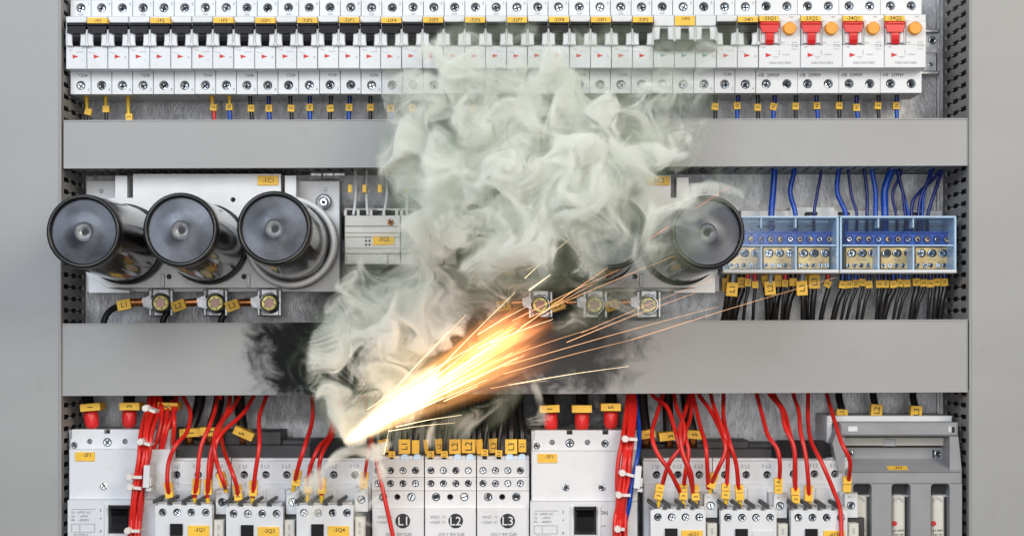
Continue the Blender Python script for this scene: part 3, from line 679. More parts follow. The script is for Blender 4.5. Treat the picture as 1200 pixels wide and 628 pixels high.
# black wires with tags hanging below the clear blocks
GB = 'black tagged wires under the clear blocks'
grey_sl = mat('grey_blue_sleeve', (0.32, 0.38, 0.46), 0.35)
spec_w = [  # x top, bottom x, r, tag x,y,w,h,ang,text, sleeve mat, depth
 (856, 846, 3.3, 851, 334, 9, 16, 0, '', ferr, .045), (860, 851, 3.4, 858, 339, 13, 16, .08, 'L1', grey_sl, .030), (869, 858, 4.4, 869, 331, 9, 12, 0, 'L1', ferr, .042), (876.5, 870, 2.0, 876.5, 331, 7, 8.5, .05, 'L1', redp, .034), (884.5, 882, 2.0, 885, 333.5, 7.5, 8, 0, '', redp, .034),
 (899, 900, 3.6, 897, 329, 8, 13, -.2, '2', ferr, .045), (904, 912, 1.9, 902.5, 337.5, 12.5, 16, -.08, 'L2', grey_sl, .030), (912, 906, 4.6, 912, 329, 8, 14, 0, '2', ferr, .043), (920.5, 915, 2.0, 920, 332, 7, 8, .1, 'L2', redp, .035), (929, 919, 4.2, 929.5, 330.5, 8.5, 9, 0, '', redp, .037),
 (941, 941, 3.0, 940, 337.5, 12.5, 17, -.06, 'L3', grey_sl, .030), (946, 946, 2.2, 947, 329, 7, 12, 0, '3', ferr, .044), (954, 951, 3.6, 954.5, 330, 13, 16, 0, 'L3', ferr, .036), (971, 960, 3.0, 970, 332.5, 8, 8.5, .45, '2', redp, .035)]
for x, xb in ((987.5, 974), (995, 984), (1003, 990), (1010.5, 1003), (1018.5, 1008), (1030.5, 1026), (1038, 1030), (1047, 1033), (1055, 1045), (1063, 1050), (1074, 1066), (1082.5, 1070), (1090.5, 1087), (1098.5, 1094), (1107, 1100)):
    spec_w.append((x, xb, 2.1 if int(x) % 3 else 3.6, x, 332 + random.uniform(-1.5, 2), 7.8, 8.6, random.uniform(-.15, .15), random.choice(['1', '2', '3', 'N']), bluew if int(x) % 2 else navyw, .036))
oc = 0
for i, (x, xb, rr, tx_, ty, w, h, a, t, sm, y) in enumerate(spec_w):
    desc0 = ('thick ' if rr > 3 else 'thin ') + 'black wire with %s tag under the clear blocks, ' % ('big yellow %s' % t if h > 13 and t else 'small yellow')
    k = i if i < 14 else i - 14
    lb = '%s black wire, %s in line under the clear block by the %s' % ('thick' if rr > 3 else 'thin', ORD[k], 'capacitor' if i < 14 else 'slotted duct')
    wire('wire', lb.replace('under the one', 'under the clear block'), 'wire', [(x, 316, y), (tx_, 328, y), ((tx_ * 2 + x) / 3, 340, y), (lerp(x, xb, .45), 354, y), (xb, 384, y + .005)], rr, blackw, GB,
         markers=[(tx_, ty, w, h, a, t, y, -1.57)], ferrules=[(x, 319, tx_, ty - h * .3, y - .001, 2.9 if h < 13 else 3.4, sm)])
# ================================================================== bottom bay
def pts(*a): return list(a)
def big_breaker(x0, x1, txt, lab, top, mid, sw, on, dx):
    r = root('main_breaker', lab, 'circuit breaker', W((x0 + x1) / 2, 640, .07), 'large moulded-case breakers')
    MB(white).box(x0 + 1, top + 1, x1, 700, .020, .078, 0).build('body', r)
    tx0, tx1 = x0 + 3.5, (x1 - 14 if dx else x1 - 1)
    hs = [(x0 + 25, top + 20), (x0 + 66.5, top + 20), (x0 + 107.5, top + 20)] if dx else [(x0 + 25, top + 20), (x0 + 66.5, top + 20), (x0 + 107, top + 21)]
    u = MB(white); n0 = [(a, b - 5.5, 3.4) for a, b in hs] if False else [(a, top + 14, 3.3) for a, b in hs]
    out = [(tx0 + 1, top), (x0 + 42, top), (x0 + 42, top + 5), (x0 + 49, top + 5), (x0 + 49, top), (x0 + 84, top), (x0 + 84, top + 5), (x0 + 91, top + 5), (x0 + 91, top), (tx1, top), (tx1, mid), (tx0 - 1, mid), (tx0 - 1, top + 12), (tx0 + 1, top + 10)]
    scr = [(x0 + 45.7, top + 15, 5.2), (x0 + 87, top + 15.5, 4.4), (x0 + 7, top + 18.5, 4.0)]
    u.plate(0, 0, 0, 0, n0 + scr, .010, .0205, outer=out).build('terminal_cover', r)
    MB(holeshade).box(x0 + 41, top + .5, x0 + 92, top + 8, .0188, .0203, 0).build('notch_shade', r)
    for a, b, c in scr: screw(r, a, b, .0125, c - .6, 'cross', steel)
    MB(white).box(x0 + .8, mid + .4, x1, mid + 59, .0, .021, .0007).build('front_cover', r)
    for a in ([(x0 + 42, mid + 43)] if not dx else [(x0 + 41.5, mid + 43), (x0 + 83, mid + 43)]): screw(r, a[0], a[1], -.0010, 4.2, 'cross', steel); 
    lo = MB(white); lo.plate(x0 - .6, mid + 59.6, x1, 720, [], -.004, .0205, outer=[(x0 - .6, mid + 59.6), (x1 - .3, mid + 59.6), (x1 - .3, 720), (x0 - .6, 720)]).build('lower_cover', r)
    sx = sw[0]
    fr = MB(white); fr.box(sx - 6, mid + 64.5, sx - 1.2, 720, -.0055, -.0035, .0006); fr.box(sx + 26, mid + 64.5, sx + 30.5, 720, -.0055, -.0035, .0006); fr.build('switch_frame', r)
    MB(holeshade).box(sx - 1, sw[1] - 1, sx + 25, sw[1] + 32, -.0046, -.0041, 0).build('switch_recess_shade', r)
    t = MB(blackp); t.box(sx, sw[1], sx + 24, sw[1] + 4.5, -.011, -.0042, .0008)
    A = W(sx + 2, sw[1] + 5, -.010); B = W(sx + 22, sw[1] + 26.5, -.0045); mid_z = (A[2] + B[2]) / 2
    vs = [(A[0], -.0115, A[2]), (B[0], -.0115, A[2]), (A[0], -.0072, mid_z + .003), (B[0], -.0072, mid_z + .003), (A[0], -.0066, mid_z - .003), (B[0], -.0066, mid_z - .003), (A[0], -.0098, B[2]), (B[0], -.0098, B[2])]
    t.raw(vs + [(v[0], -.0042, v[2]) for v in vs], [(0, 1, 3, 2), (2, 3, 5, 4), (4, 5, 7, 6), (6, 7, 15, 14), (0, 2, 10, 8), (2, 4, 12, 10), (4, 6, 14, 12), (1, 3, 11, 9), (3, 5, 13, 11), (5, 7, 15, 13), (0, 1, 9, 8)])
    t.build('toggle', r)
    label_plate(r, x0 + 8, mid + 3.5, x0 + 31, mid + 14, txt, -.0008, h=4.2, dy=-2.0, dx=2)
    p = MB(fade); yl = mid + 69
    p.rbox(x0 + 18, yl + 1.2, 28, .5, 0, -.0043, -.0040)
    for i, (a, b) in enumerate((('Ui', '~690V AC'), ('Ue', '~690V'), ('Uimp', '~8000V'))):
        p.text(a, x0 + 5.5, yl + 4.7 + i * 4.6, 2.8, -.0043, maxw=4); p.text(b, x0 + 18, yl + 4.7 + i * 4.6, 2.8, -.0043, maxw=18)
    for (a, b, c, d) in ((x0 + 17.5, yl + 18.5, 27, .5), (x0 + 17.5, yl + 28, 27, .5), (x0 + 4, yl + 23.2, .5, 9.5), (x0 + 13.5, yl + 23.2, .5, 9.5), (x0 + 31, yl + 23.2, .5, 9.5)): p.rbox(a, b, c, d, 0, -.0043, -.0040)
    p.text('EN 60947-2', x0 + 15, yl + 31, 2.4, -.0043)
    p.use(ink); p.text('I', x0 + 38, yl + 2.5, 4, -.0043); p.rbox(x0 + 38, yl + 12, 1.2, 1.2, 0, -.0043, -.004); p.text('0', x0 + 38, yl + 27, 3, -.0043)
    if on: p.text('ON', on, yl + 3.5, 4.6, -.0043); p.rbox(on, yl + 19, 6, .5, 0, -.0043, -.0040)
    p.build('printing', r)
    return r
big_breaker(80, 200, '-2F1', 'large white breaker marked -2F1 beside the slotted duct', 503, 526, (128, 592.5), None, False)
big_breaker(622, 747, '-5F1', 'large white breaker marked -5F1 with its switch in the ON position', 504, 528, (674, 594), 707, True)

def boot_cable(x, y, ang, t, lab, group='cables with red boots above the large breakers'):
    """black cable, yellow tag, red boot"""
    dx = math.tan(ang) * 20
    r = root('booted_cable', lab, 'cable', W(x, y + 22, .03), group)
    MB(blackw).tube([W(x - dx * 2, y - 50, .045), W(x - dx, y - 18, .035), W(x - dx * .3, y - 4, .03)], 7.2 * S, 12).build('cable', r)
    MB(redp).lathe([(0, 7.8 * S), (.001, 8.6 * S), (.006, 8.8 * S), (.011, 8.4 * S), (.0135, 6.6 * S), (.0145, 4.6 * S)], W(x - dx * .3, y - 2, .03), W(x + dx * .6, y + 22, .03), 20).build('boot', r)
    MB(steel).lathe([(0, 4.5 * S), (.006, 4.5 * S), (.006, 0)], W(x + dx * .5, y + 16, .03), W(x + dx * .9, y + 27, .03), 16).build('lug', r)
    q = MB(yellow).rbox(x - dx * .35, y - 7, 23, 8.6, -ang * .4, .018, .040).build('wire_marker', r)
    if t: MB(ink).text(t, x - dx * .35, y - 7, 6, .0175, -1.57).build('lettering', q)
boot_cable(107, 484, .22, '1', 'red booted black cable tagged 1 above the breaker marked -2F1')
boot_cable(151.5, 483, 0, '3', 'red booted black cable tagged 3 above the breaker marked -2F1')
boot_cable(196, 483, -.05, '5', 'red booted black cable tagged 5 behind the left red bundle')
boot_cable(645, 486, .12, '1', 'red booted black cable tagged 1 above the breaker marked -5F1')
boot_cable(682, 486, 0, '', 'red booted black cable with blank tag above the breaker marked -5F1')
boot_cable(716, 484, 0, '5', 'red booted black cable tagged 5 above the breaker marked -5F1')
for i, (x, xt, y, t, a, lab) in enumerate(((222, 236, 507, '1', -.05, 'leftmost, behind the red wires'), (246, 258, 506, '3', .05, 'between two others, left group'), (285, 280, 508, '5', .42, 'tilted tag, left group'),
        (757, 752, 509, '1', -.15, 'beside the right red bundle'), (784, 782, 511, '3', -.12, 'between two others, right group'), (812, 803, 509, '5', .08, 'end of the right group'))):
    r = root('lug_cable', 'thick black cable tagged %s above the small contactors, %s' % (t, lab), 'cable', W(x, 520, .03), 'thick black cables above the contactors')
    MB(blackw).tube([W(xt, 445, .05), W(xt - (xt - x) * .2, 475, .045), W(x, y, .036)], 6.6 * S, 12).build('cable', r)
    MB(copper).lathe([(0, 5 * S), (.010, 5 * S), (.010, 0)], W(x, y + 2, .034), W(x, y + 16, .034), 16).build('lug', r)
    q = MB(yellow).rbox(x, y, 24 if i < 3 else 22, 9.5, a, .020, .044).build('wire_marker', r)
    MB(ink).text(t, x + (2 if i != 2 else -2), y, 6, .0195, a - 1.57).build('lettering', q)

# ---- contactors
def contactor(x0, x1, yt, fx0, fx1, fy, txt, lab, ax, ay, slant, lblx, blank=False, holes=()):
    r = root('contactor', lab, 'contactor', W((x0 + x1) / 2, 640, .07), 'contactors along the bottom row')
    b = MB(white)
    b.plate(0, 0, 0, 0, [(h, yt + 16, 4.6) for h in holes], .012, .030, outer=[(x0, yt), (x1, yt), (x1, 700), (x0, 700)])
    b.box(x0 + .1, yt + .2, x1 - .1, 700, .0302, .074, 0)
    b.build('rear_body', r)
    MB(holeshade).box(x0 + 2, yt + 6, x1 - 2, yt + 26, .0262, .030, 0).build('recess_shade', r)
    MB(alu).box(x0, yt - 3.5, x1, yt, .020, .074, .0005).build('top_edge', r)
    for h in holes: screw(r, h, yt + 17, .0215, 3.7, 'cross', steel_dim)
    pl = MB(white); pl.box(x0 + .5, yt + 26.5, x1 - .5, 700, .0095, .0121, .0006)
    w = (x1 - x0) / 3
    for k in range(1, 3):
        pl.box(x0 + k * w - 12, yt + 32 + (k % 2) * 2, x0 + k * w + 11, 700, .0078, .0096, .0006)
    pl.build('front_panel', r)
    pr = MB(fade)
    for k, t in enumerate(('1 L1', '3 L2', '5 L3')):
        if k < len(holes): pr.text(t, holes[k] - 1, yt + 6, 4.2, .0117, maxw=13)
    for h in holes[:1]: pr.rbox(h + 1, yt + 8, .5, 7, 0, .0117, .012); pr.rbox(h + 1.5, yt + 27, .5, 6, -.1, .0090, .0094)
    pr.build('printing', r)
    # front block
    n = 4; st = (fx1 - fx0 - 16) / 3; hs = [(fx0 + 8.5 + k * st, fy + 9.6) for k in range(n)]
    f = MB(white)
    out = [(fx0, fy + 1.5)]
    for k in range(n):
        c = hs[k][0]; out += [(c - 5.6, fy + 1.5), (c - 4.6, fy), (c + 4.6, fy), (c + 5.6, fy + 1.5)]
    out += [(fx1, fy + 1.5), (fx1, 700), (fx0, 700)]
    f.plate(0, 0, 0, 0, [(a, b_, 4.7) for a, b_ in hs], -.020, -.010, outer=out)
    f.box(fx0 + .1, fy + 1.8, fx1 - .1, 700, -.0101, .0095, 0)
    tp = MB(cheek)
    for k in range(n): a = hs[k][0]; tp.box(a - 6, fy - 3.0, a + 6, fy + 1.2, -.013, .006, .0005)
    f.build('front_body', r); tp.build('terminal_guide', r)
    MB(holeshade).box(fx0 + 1.5, fy + 4, fx1 - 1.5, fy + 16, -.0106, -.0102, 0).build('recess_shade', r)
    for a, b_ in hs: screw(r, a + .6, b_ + .3, -.0160, 4.0, 'cross', steel)
    sx = fx0 + (17 if not blank else 17.5)
    MB(blackp).box(sx, fy + 23, sx + 14.5, fy + 37, -.0225, -.0195, .0006).build('position_window', r)
    if blank: MB(white).box(fx0 + 37, fy + 25, fx0 + 62, fy + 44, -.0212, -.0198, .0003).build('label_plate', r)
    else: label_plate(r, fx0 + lblx, fy + 25, fx0 + lblx + 25, fy + 44, txt, -.0210, h=4.4, dy=-4.6, dx=1)
    # dark shutters between the terminals
    for k in range(n):
        c = hs[k][0] - (4.5 if slant < 0 else 9) + (0 if slant < 0 else -1)
        o = MB(charcoal); 
        if slant < 0: o.prism([(c - 7, fy - 1.5), (c - 7, fy - 4.5), (c + 1, fy - 9.5), (c + 3.5, fy - 8.8), (c + 3, fy - 5.5), (c - 5.5, fy - .5)], -.018, -.002)
        else: o.prism([(c - 1, fy - 9), (c + 1.5, fy - 10.5), (c + 9, fy - 5.2), (c + 9.3, fy - 1.2), (c + 7, fy - .6), (c - 1, fy - 6)], -.018, -.002)
        o.build('shutter', r)
    # coil terminal and side block
    a0 = ax
    MB(white).plate(a0, ay, a0 + 15, ay + 28, [(a0 + 7.2, ay + 14, 5)], -.006, .0, n=18).build('coil_terminal', r)
    MB(holeshade).box(a0 + 1, ay + 1, a0 + 14, ay + 27, .0, .0005, 0).build('recess_shade', r)
    cb = MB(cheek); cb.box(a0 - 6 if slant > 0 else a0 + .3, ay - 1.5, a0 + 14.7, ay + 27.5, .0006, .0095, .0005); cb.build('coil_block', r)
    screw(r, a0 + 7.4, ay + 14.3, -.0035, 4.5, 'slot', steel)
    MB(fade).text('A1', a0 + 5, ay + 4, 2.6, -.0063).build('printing', r)
    side = MB(charcoal); side.box(fx1 + .5, ay + 28.5, fx1 + 20, 700, -.004, .0094, .0006); side.build('side_gap', r)
    sb = MB(cream); sb.box(fx1 + 1.5, ay + 35, fx1 + 13.5, 700, -.016, -.0041, .0008); sb.build('side_block', r)
    pr = MB(fade); pr.text('NO', fx1 + 7.5, ay + 44, 3, -.0163, 1.57); pr.text('14', fx1 + 7.5, ay + 52, 3, -.0163, 1.57); pr.build('side_printing', r)
    return r
contactor(193, 270.5, 540, 182, 248.5, 590.5, '-3Q1', 'white contactor marked -3Q1, the first after the large -2F1 breaker', 253, 574, -1, 38, holes=(207, 232, 257))
contactor(271.5, 349.5, 540, 265, 331.5, 592, '-3Q3', 'white contactor marked -3Q3 between two others', 335.5, 574, -1, 37, holes=(286, 311.5, 336))
contactor(350.5, 436, 540, 347.5, 414, 591, '-3Q4', 'white contactor marked -3Q4 with thin smoke curling over it', 416, 571, -1, 36.5, holes=(366, 391, 416))
contactor(754, 834.5, 540, 762.5, 827, 596, '-6Q1', 'white contactor marked -6Q1 beside the large -5F1 breaker', 825.5, 578, 1, 36, holes=(769.5, 794.5, 819.5))
contactor(835.5, 914.5, 540, 844.5, 910, 596.5, '', 'white contactor with a blank white label, between two others', 907, 578.5, 1, 36, True, holes=(849.5, 874.5, 899))
contactor(915.5, 994, 539, 927, 993, 596.5, '-6Q4', 'white contactor marked -6Q4 next to the grey fuse switch', 990, 578, 1, 38, holes=(930, 954.5, 978.5))

# black linking bar behind the contactors
r = root('busbar_cover', 'long black busbar cover behind the contactors left of the flame', 'busbar cover', W(320, 530, .06), 'black busbar covers')
MB(charcoal).box(200, 521, 438, 538, .028, .07, .0008).box(200, 503, 214, 522, .03, .07, .0008).box(262, 505, 330, 521.5, .032, .07, .001).box(203, 515, 438, 521.3, .036, .07, .0008).build('cover', r)
MB(blackp).prism([(363, 536), (363, 518), (369, 513.5), (436, 513.5), (440, 536)], .020, .0279).build('end_cap', r)
r = root('busbar_cover', 'long black busbar cover behind the contactors beside the grey fuse switch', 'busbar cover', W(850, 530, .06), 'black busbar covers')
MB(charcoal).box(750, 525, 908, 540.5, .028, .07, .0008).box(827, 516, 878, 525.6, .034, .07, .001).box(750, 519, 908, 525.4, .04, .07, .0008).build('cover', r)
MB(blackp).prism([(907, 536), (907, 520), (912, 516), (966, 516), (972, 521), (972, 534), (966, 537)], .018, .0279).build('end_cap', r)
# dark side of the -5F1 gap
# ---- L1 L2 L3 distribution blocks
def phase_block(x0, x1, t, lab, rows):
    r = root('phase_terminal_block', lab, 'terminal block', W((x0 + x1) / 2, 640, .07), 'phase distribution blocks marked L1 to L3')
    W_ = x1 - x0; hx = [x0 + 7 + k * 14.6 for k in range(4)]
    b = MB(white)
    b.box(x0 + .3, 536, x1 - .3, 700, .022, .074, 0)
    b.plate(x0, 538, x1 - .6, 558.4, [(h, 551, 4.2) for h in hx], .008, .0225)
    b.plate(x0, 559, x1 - .6, 574.3, [(h, 566.2, 4.2) for h in hx], .006, .0225)
    b.plate(x0, 575, x1 - .6, 594.5, [(x0 + 13, 582, 5), (x0 + 29.5, 582, 3.6), (x0 + 46, 582, 5)], .004, .0225)
    b.box(x0, 595.1, x1 - .6, 700, .0, .0225, .0005)
    b.build('body', r)
    for y in (551, 566.2):
        for h in hx: screw(r, h, y, .0105, 3.6, 'cross', steel)
    for h in (x0 + 13, x0 + 46): screw(r, h, 582, .0065, 4.6, 'slot', steel)
    MB(holeshade).box(x0 + 25, 577, x0 + 34, 587, .0205, .0218, 0).build('recess_shade', r)
    MB(alu).box(x0, 534, x1 - .6, 538.2, .012, .074, .0005).build('top_edge', r)
    c = MB(ink).cyl(x0 + 36, 610, 8.6, -.0006, .0002, 28).build('phase_badge', r)
    q = MB(white); q.text(t, x0 + 36, 610, 10, -.0009, maxw=13).build('lettering', c)
    p = MB(fade); p.use(ink) if False else None
    p.text('250A', x0 + 11.5, 605.5, 3.6, -.0003, math.pi); p.text('In', x0 + 22, 605.5, 3.4, -.0003, math.pi)
    p.text('690V~', x0 + 11, 611.5, 3.6, -.0003, math.pi); p.text('Ui', x0 + 22, 611.5, 3.4, -.0003, math.pi)
    p.text('BPZ-KB-1/250', x0 + 31, 625.5, 3.6, -.0003, math.pi, maxw=30)
    p.build('printing', r)
    for k in (1, 2.9): 
        xx = hx[2] if k == 1 else hx[3]; MB(ribm).cyl(xx + 2, 537, 5.5, .010, .016, 16).build('cable_collar', r)
phase_block(436, 497.3, 'L1', 'white terminal block with black badge L1 under the flame', 0)
phase_block(498, 558.3, 'L2', 'white terminal block with black badge L2', 0)
phase_block(559, 620.5, 'L3', 'white terminal block with black badge L3 beside the -5F1 breaker', 0)
GM = 'tagged black cables above the phase blocks'
big = [(452, 522, 7, 16, .0, 'L1', .03, 3.5), (474, 523, 13.5, 17, 0, 'L1', .022, 4.6), (487, 523.5, 8.5, 16, 0, '', .022, 4.6), (501, 523, 8, 17, -.15, '', .03, 4), (514.5, 522.5, 8.5, 17, -.1, 'L2', .028, 4.6), (533, 523, 13.5, 17, 0, 'L2', .02, 4.8), (549, 522.5, 16, 16, 0, 'L2', .024, 4.8),
       (562, 523, 8, 17, -.1, '', .03, 4.6), (578.5, 522, 11, 16.5, -.08, 'L3', .026, 5.2), (599, 523, 14, 17, 0, 'L3', .02, 5.2), (612, 522, 9, 15, 0, '21', .026, 4.6)]
sml = [(446, 518, 6, 5, 0, '', .014, 2), (459, 532, 7.5, 7, .05, 'L1', .012, 2), (504.5, 532, 8, 7.5, 0, 'L2', .010, 2.6), (520.5, 532, 8, 7.5, 0, 'L2', .010, 2.6), (568, 530, 8, 7.5, .05, 'L3', .010, 2.6), (584.5, 531, 8, 7.5, .08, 'L3', .010, 2.6)]
for i, (x, y, w, h, a, t, dep, rr) in enumerate(big):
    wire('cable', 'thick black cable with large yellow tag above the phase blocks, %s from the left' % ORD[i], 'cable', [(x + random.uniform(-4, 4), 440, .05), (x + random.uniform(-3, 3), 480, dep + .012), (x, 510, dep), (x, 540, dep)], rr, blackw, GM, markers=[(x, y, w, h, a, t, dep, -1.57)])
for i, (x, y, w, h, a, t, dep, rr) in enumerate(sml):
    wire('cable', 'thin black wire with small yellow tag above the phase blocks, %s from the left' % ORD[i], 'cable', [(x + random.uniform(3, 9), 440, .045), (x + 4, 490, dep + .006), (x + .5, 516, dep), (x, 540, dep)], rr, blackw, 'small tagged wires above the phase blocks', markers=[(x, y, w, h, a, t, dep, -1.57)])

# ---- fuse switch
class FB(MB):      # same builder, everything set 23 mm further back
    FO = .023
    def box(s, a, b, c, d, yf, yb, bev=0.0004): return MB.box(s, a, b, c, d, yf + s.FO, yb + s.FO if yb < .055 else .078, bev)
    def prism(s, p, yf, yb): return MB.prism(s, p, yf + s.FO, yb + s.FO)
    def cyl(s, a, b, r, yf, yb, n=20): return MB.cyl(s, a, b, r, yf + s.FO, yb + s.FO, n)
    def text(s, t, a, b, h, yf, ang=0.0, maxw=None): return MB.text(s, t, a, b, h, yf + s.FO, ang, maxw)
r = root('fuse_switch', 'grey fuse switch disconnector with cream fuses behind windows, bottom corner', 'fuse switch', W(1055, 640, .07))
b = FB(white); b.box(969, 487, 1116, 495, .004, .070, .0008); b.box(969, 495, 975.5, 519, .004, .070, .0008); b.build('rear_frame', r)
g = FB(discgrey)
g.box(984, 495, 1123, 511, -.020, .010, .0015)
g.prism([(1113, 511.2), (1123, 511.2), (1127, 551), (1127, 552.5), (1113, 552.5)], -.020, .010); g.prism([(975.5, 519), (984, 497), (990, 511.2), (990, 552), (983, 552)], -.016, .012)
g.build('handle_frame', r)
g = FB(discgrey); g.box(985, 524, 1114, 540, .004, .06, .0006); g.build('inner_panel', r)
s = FB(discgrey); A, B = W(995, 537, .0265), W(1118, 537, .0265); Cc, Dd = W(995, 553, -.003), W(1127, 553, -.003)
s.raw([A, B, Dd, Cc, (A[0], .04, A[2]), (B[0], .04, B[2]), (Dd[0], .04, Dd[2]), (Cc[0], .04, Cc[2])], [(0, 1, 2, 3), (4, 5, 6, 7), (0, 3, 7, 4), (1, 2, 6, 5), (0, 1, 5, 4), (3, 2, 6, 7)]); s.build('sloped_shelf', r)
def rr_pts(x0, y0, x1, y1, q=3): return [(x0, y1), (x0, y0 + q), (x0 + q * .3, y0 + q * .3), (x0 + q, y0), (x1 - q, y0), (x1 - q * .3, y0 + q * .3), (x1, y0 + q), (x1, y1)]
f = FB(discgrey); wx = [(1000, 1021.5), (1045, 1067), (1091, 1113)]
for a, c in ((995, 1000), (1021.5, 1045), (1067, 1091), (1113, 1127.5)): f.box(a, 566.6, c, 720, -.026, .015, .0003)
f.box(995, 553.2, 1127.5, 567, -.026, .015, .0010)
for a, c in wx:      # rounded window shoulders
    f.prism([(a, 566), (a + 3.2, 566), (a + .8, 567.6), (a, 570.4)], -.0258, -.018); f.prism([(c, 566), (c, 570.4), (c - .8, 567.6), (c - 3.2, 566)], -.0258, -.018)
f.build('front_cover', r)
for a, c in wx:
    q = FB(charcoal).box(a + .1, 567, c - .1, 578.5, -.010, .0149, .0006).build('fuse_clip', r)
    FB(steel_dim).box(a + 1, 578.2, c - 1, 583, -.016, .0148, .001).build('blade_contact', r)
    z = FB(cream).box(a + 1, 580.5, c - 6 if a > 1010 else c - 5, 720, -.019, .0147, .0015).build('fuse', r)
    FB(discgrey).box(c - 5, 578, c - .2, 720, -.012, .0146, 0).build('window_side', r)
    if a > 1010: FB(redink).cyl(a + 3.4, 613, 2.9, -.0197, -.0188, 14).build('indicator', z)
    p = FB(ink); p.text('gG 500V', a + 8, 621.5, 2.6, -.0193, maxw=12); p.text('NH 00', a + 8, 626, 2.6, -.0193, maxw=12)
    FB(cheek).prism(arc(a + 8.5, 587, 5.4, -180, 0, 8) + arc(a + 8.5, 587, 3.8, 0, -180, 8), -.0205, -.019).build('grip_lug', z); p.build('lettering', z)
FB(cream).box(988, 512.2, 1113, 522, .000, .03, .0006).build('top_shutter', r)
FB(cheek).box(1036, 514.5, 1050, 522.4, -.0012, .0005, .0005).build('latch', r)
FB(white).box(994, 499.5, 1005, 505.5, -.0208, -.0199, .0003).build('window_mark', r); FB(holeshade).box(1115.5, 500, 1119, 506.5, -.0206, -.0199, 0).build('slot', r)
FB(cheek).box(1111, 499.5, 1115.4, 506.8, -.0208, -.0199, .0003).build('slot_frame', r)
for x in (995, 1099): screw(r, x + .5, 531.5, .0260, 4.8, 'cross', steel); FB(holeshade).box(x - 6, 527, x - 4.3, 536, .0032, .0041, 0).build('slot', r)
P = [(1039, 545.6), (1062.5, 545.6), (1064.5, 550.2), (1041, 550.2)]
def shelf(px, py):   # point on the slope
    t = (py - 537) / 16; return lerp(.0265, -.003, t)
vs = [W(x, y, shelf(x, y) - .0006) for x, y in P]; lp = FB(yellow).raw(vs + [v + Vector((0, .0004, -.0004)) for v in vs], [(0, 1, 2, 3), (4, 5, 6, 7), (0, 1, 5, 4), (1, 2, 6, 5), (2, 3, 7, 6), (3, 0, 4, 7)]).build('label_plate', r)
tb = FB(ink); v, fc, hh, ww = text_geo('-5F4'); k = 2.8 / .69
tb.raw([W(1052.5 + x * k * 1.3, 547.8 - y * k, shelf(0, 547.8 - y * k) - .0009) for x, y in v], fc).build('lettering', lp)
for i, (x, t) in enumerate(((985.5, 'L1'), (1026, 'L2'), (1072.5, 'L3'))):
    wire('cable', 'black cable tagged %s entering the grey fuse switch from above' % t, 'cable', [(x - 3, 445, .05), (x - 2.5, 465, .045), (x + 1, 480, .040), (x + 2, 495, .040)], 4.4, blackw, 'black cables above the fuse switch', markers=[(x + 1.5, 484.5 if i == 0 else (480.5 if i == 1 else 482.5), 13, 14 if i else 10, .06, t, .040, -1.57)])

# ================================================================== red control wires
GR = 'loose red control wires on the contactors'
def rw(lab, p, mk, end=None, r=2.55, m=None, fer=True, d0=.042, d1=-.022, dend=-.014):
    """p pixel points top to bottom; depth comes forward from the duct to the terminal"""
    q = []; n = len(p)
    for i, (x, y) in enumerate(p):
        t = i / (n - 1); q.append((x, y, lerp(d0, d1, min(1, t * 2.2)) if t < .85 else lerp(d1, dend, (t - .85) / .15)))
    q = [(p[0][0] + (p[0][0] - p[1][0]) * .5, 440, d0)] + q
    marks, fs = [], []
    for (x, y, w, h, a, t) in mk: marks.append((x, y, w, h, a, t, dend - .001, 0 if len(t) < 1 else -1.57))
    if end: fs.append((p[-1][0], p[-1][1], end[0], end[1], dend, 2.9, ferr)); 
    return wire('control_wire', lab, 'wire', q, r, m or redw, GR, marks, fs)
def two(x, y, a, t1, t2, s=8.6):   # two stacked sleeves
    return [(x + math.sin(a) * s * .55, y - math.cos(a) * s * .55, 9.6, s, a, t1), (x - math.sin(a) * s * .55 * .7, y + math.cos(a) * s * .55, 9.2, s, a + .05, t2)]
rw('red wire bending outwards to the first terminal of contactor -3Q1', [(214, 462), (223, 483), (219, 506), (207, 520), (198, 540), (196, 565), (199, 582)], two(197.5, 574, -.15, '', ''), (200, 588))
rw('red wire to the third terminal of contactor -3Q1', [(255, 462), (252, 480), (245, 500), (235, 525), (231, 560), (228, 583)], two(229.5, 570, .08, '1', ''), (229, 589))
rw('red wire to the last terminal of contactor -3Q1', [(270, 462), (266, 482), (254, 508), (246, 535), (244, 562), (243, 583)], two(243.5, 570, 0, '2', ''), (244, 589))
rw('red wire sharing the double tag on contactor -3Q1', [(298, 462), (285, 484), (262, 505), (253, 520), (248, 545), (246, 566)], [], None)
rw('red wire tagged A1 to the coil terminal of contactor -3Q1', [(281, 462), (270, 482), (254, 502), (251, 525), (256, 548), (262, 565), (264, 572)], two(260.5, 562, -.32, 'A', '1'), (265, 577), d1=-.026)
rw('red wire to the first terminal of contactor -3Q3', [(259, 500), (262, 526), (271, 550), (277, 568), (279, 583)], two(278.5, 577, -.15, '1', '3'), (280, 590))
rw('lone red wire curving to the second terminal of contactor -3Q3', [(313, 462), (304, 488), (304, 520), (299, 555), (296, 583)], two(296.5, 572, 0, '2', '1'), (296, 590))
rw('red wire tagged A1 to the coil terminal of contactor -3Q3', [(366, 462), (366, 492), (358, 520), (350, 545), (345, 566)], two(347.5, 560, .14, 'A', '1'), (343, 576), d1=-.026)
rw('red wire leaning into the wisp of smoke on contactor -3Q4', [(392, 470), (387, 507), (373, 525), (363, 550), (361, 575)], two(361, 568, .1, '', ''), (360, 588))
rw('red wire second from the coil side on contactor -3Q4', [(398, 470), (391, 507), (378, 530), (374, 550), (377, 580)], two(377, 569, 0, '', ''), (377, 589))
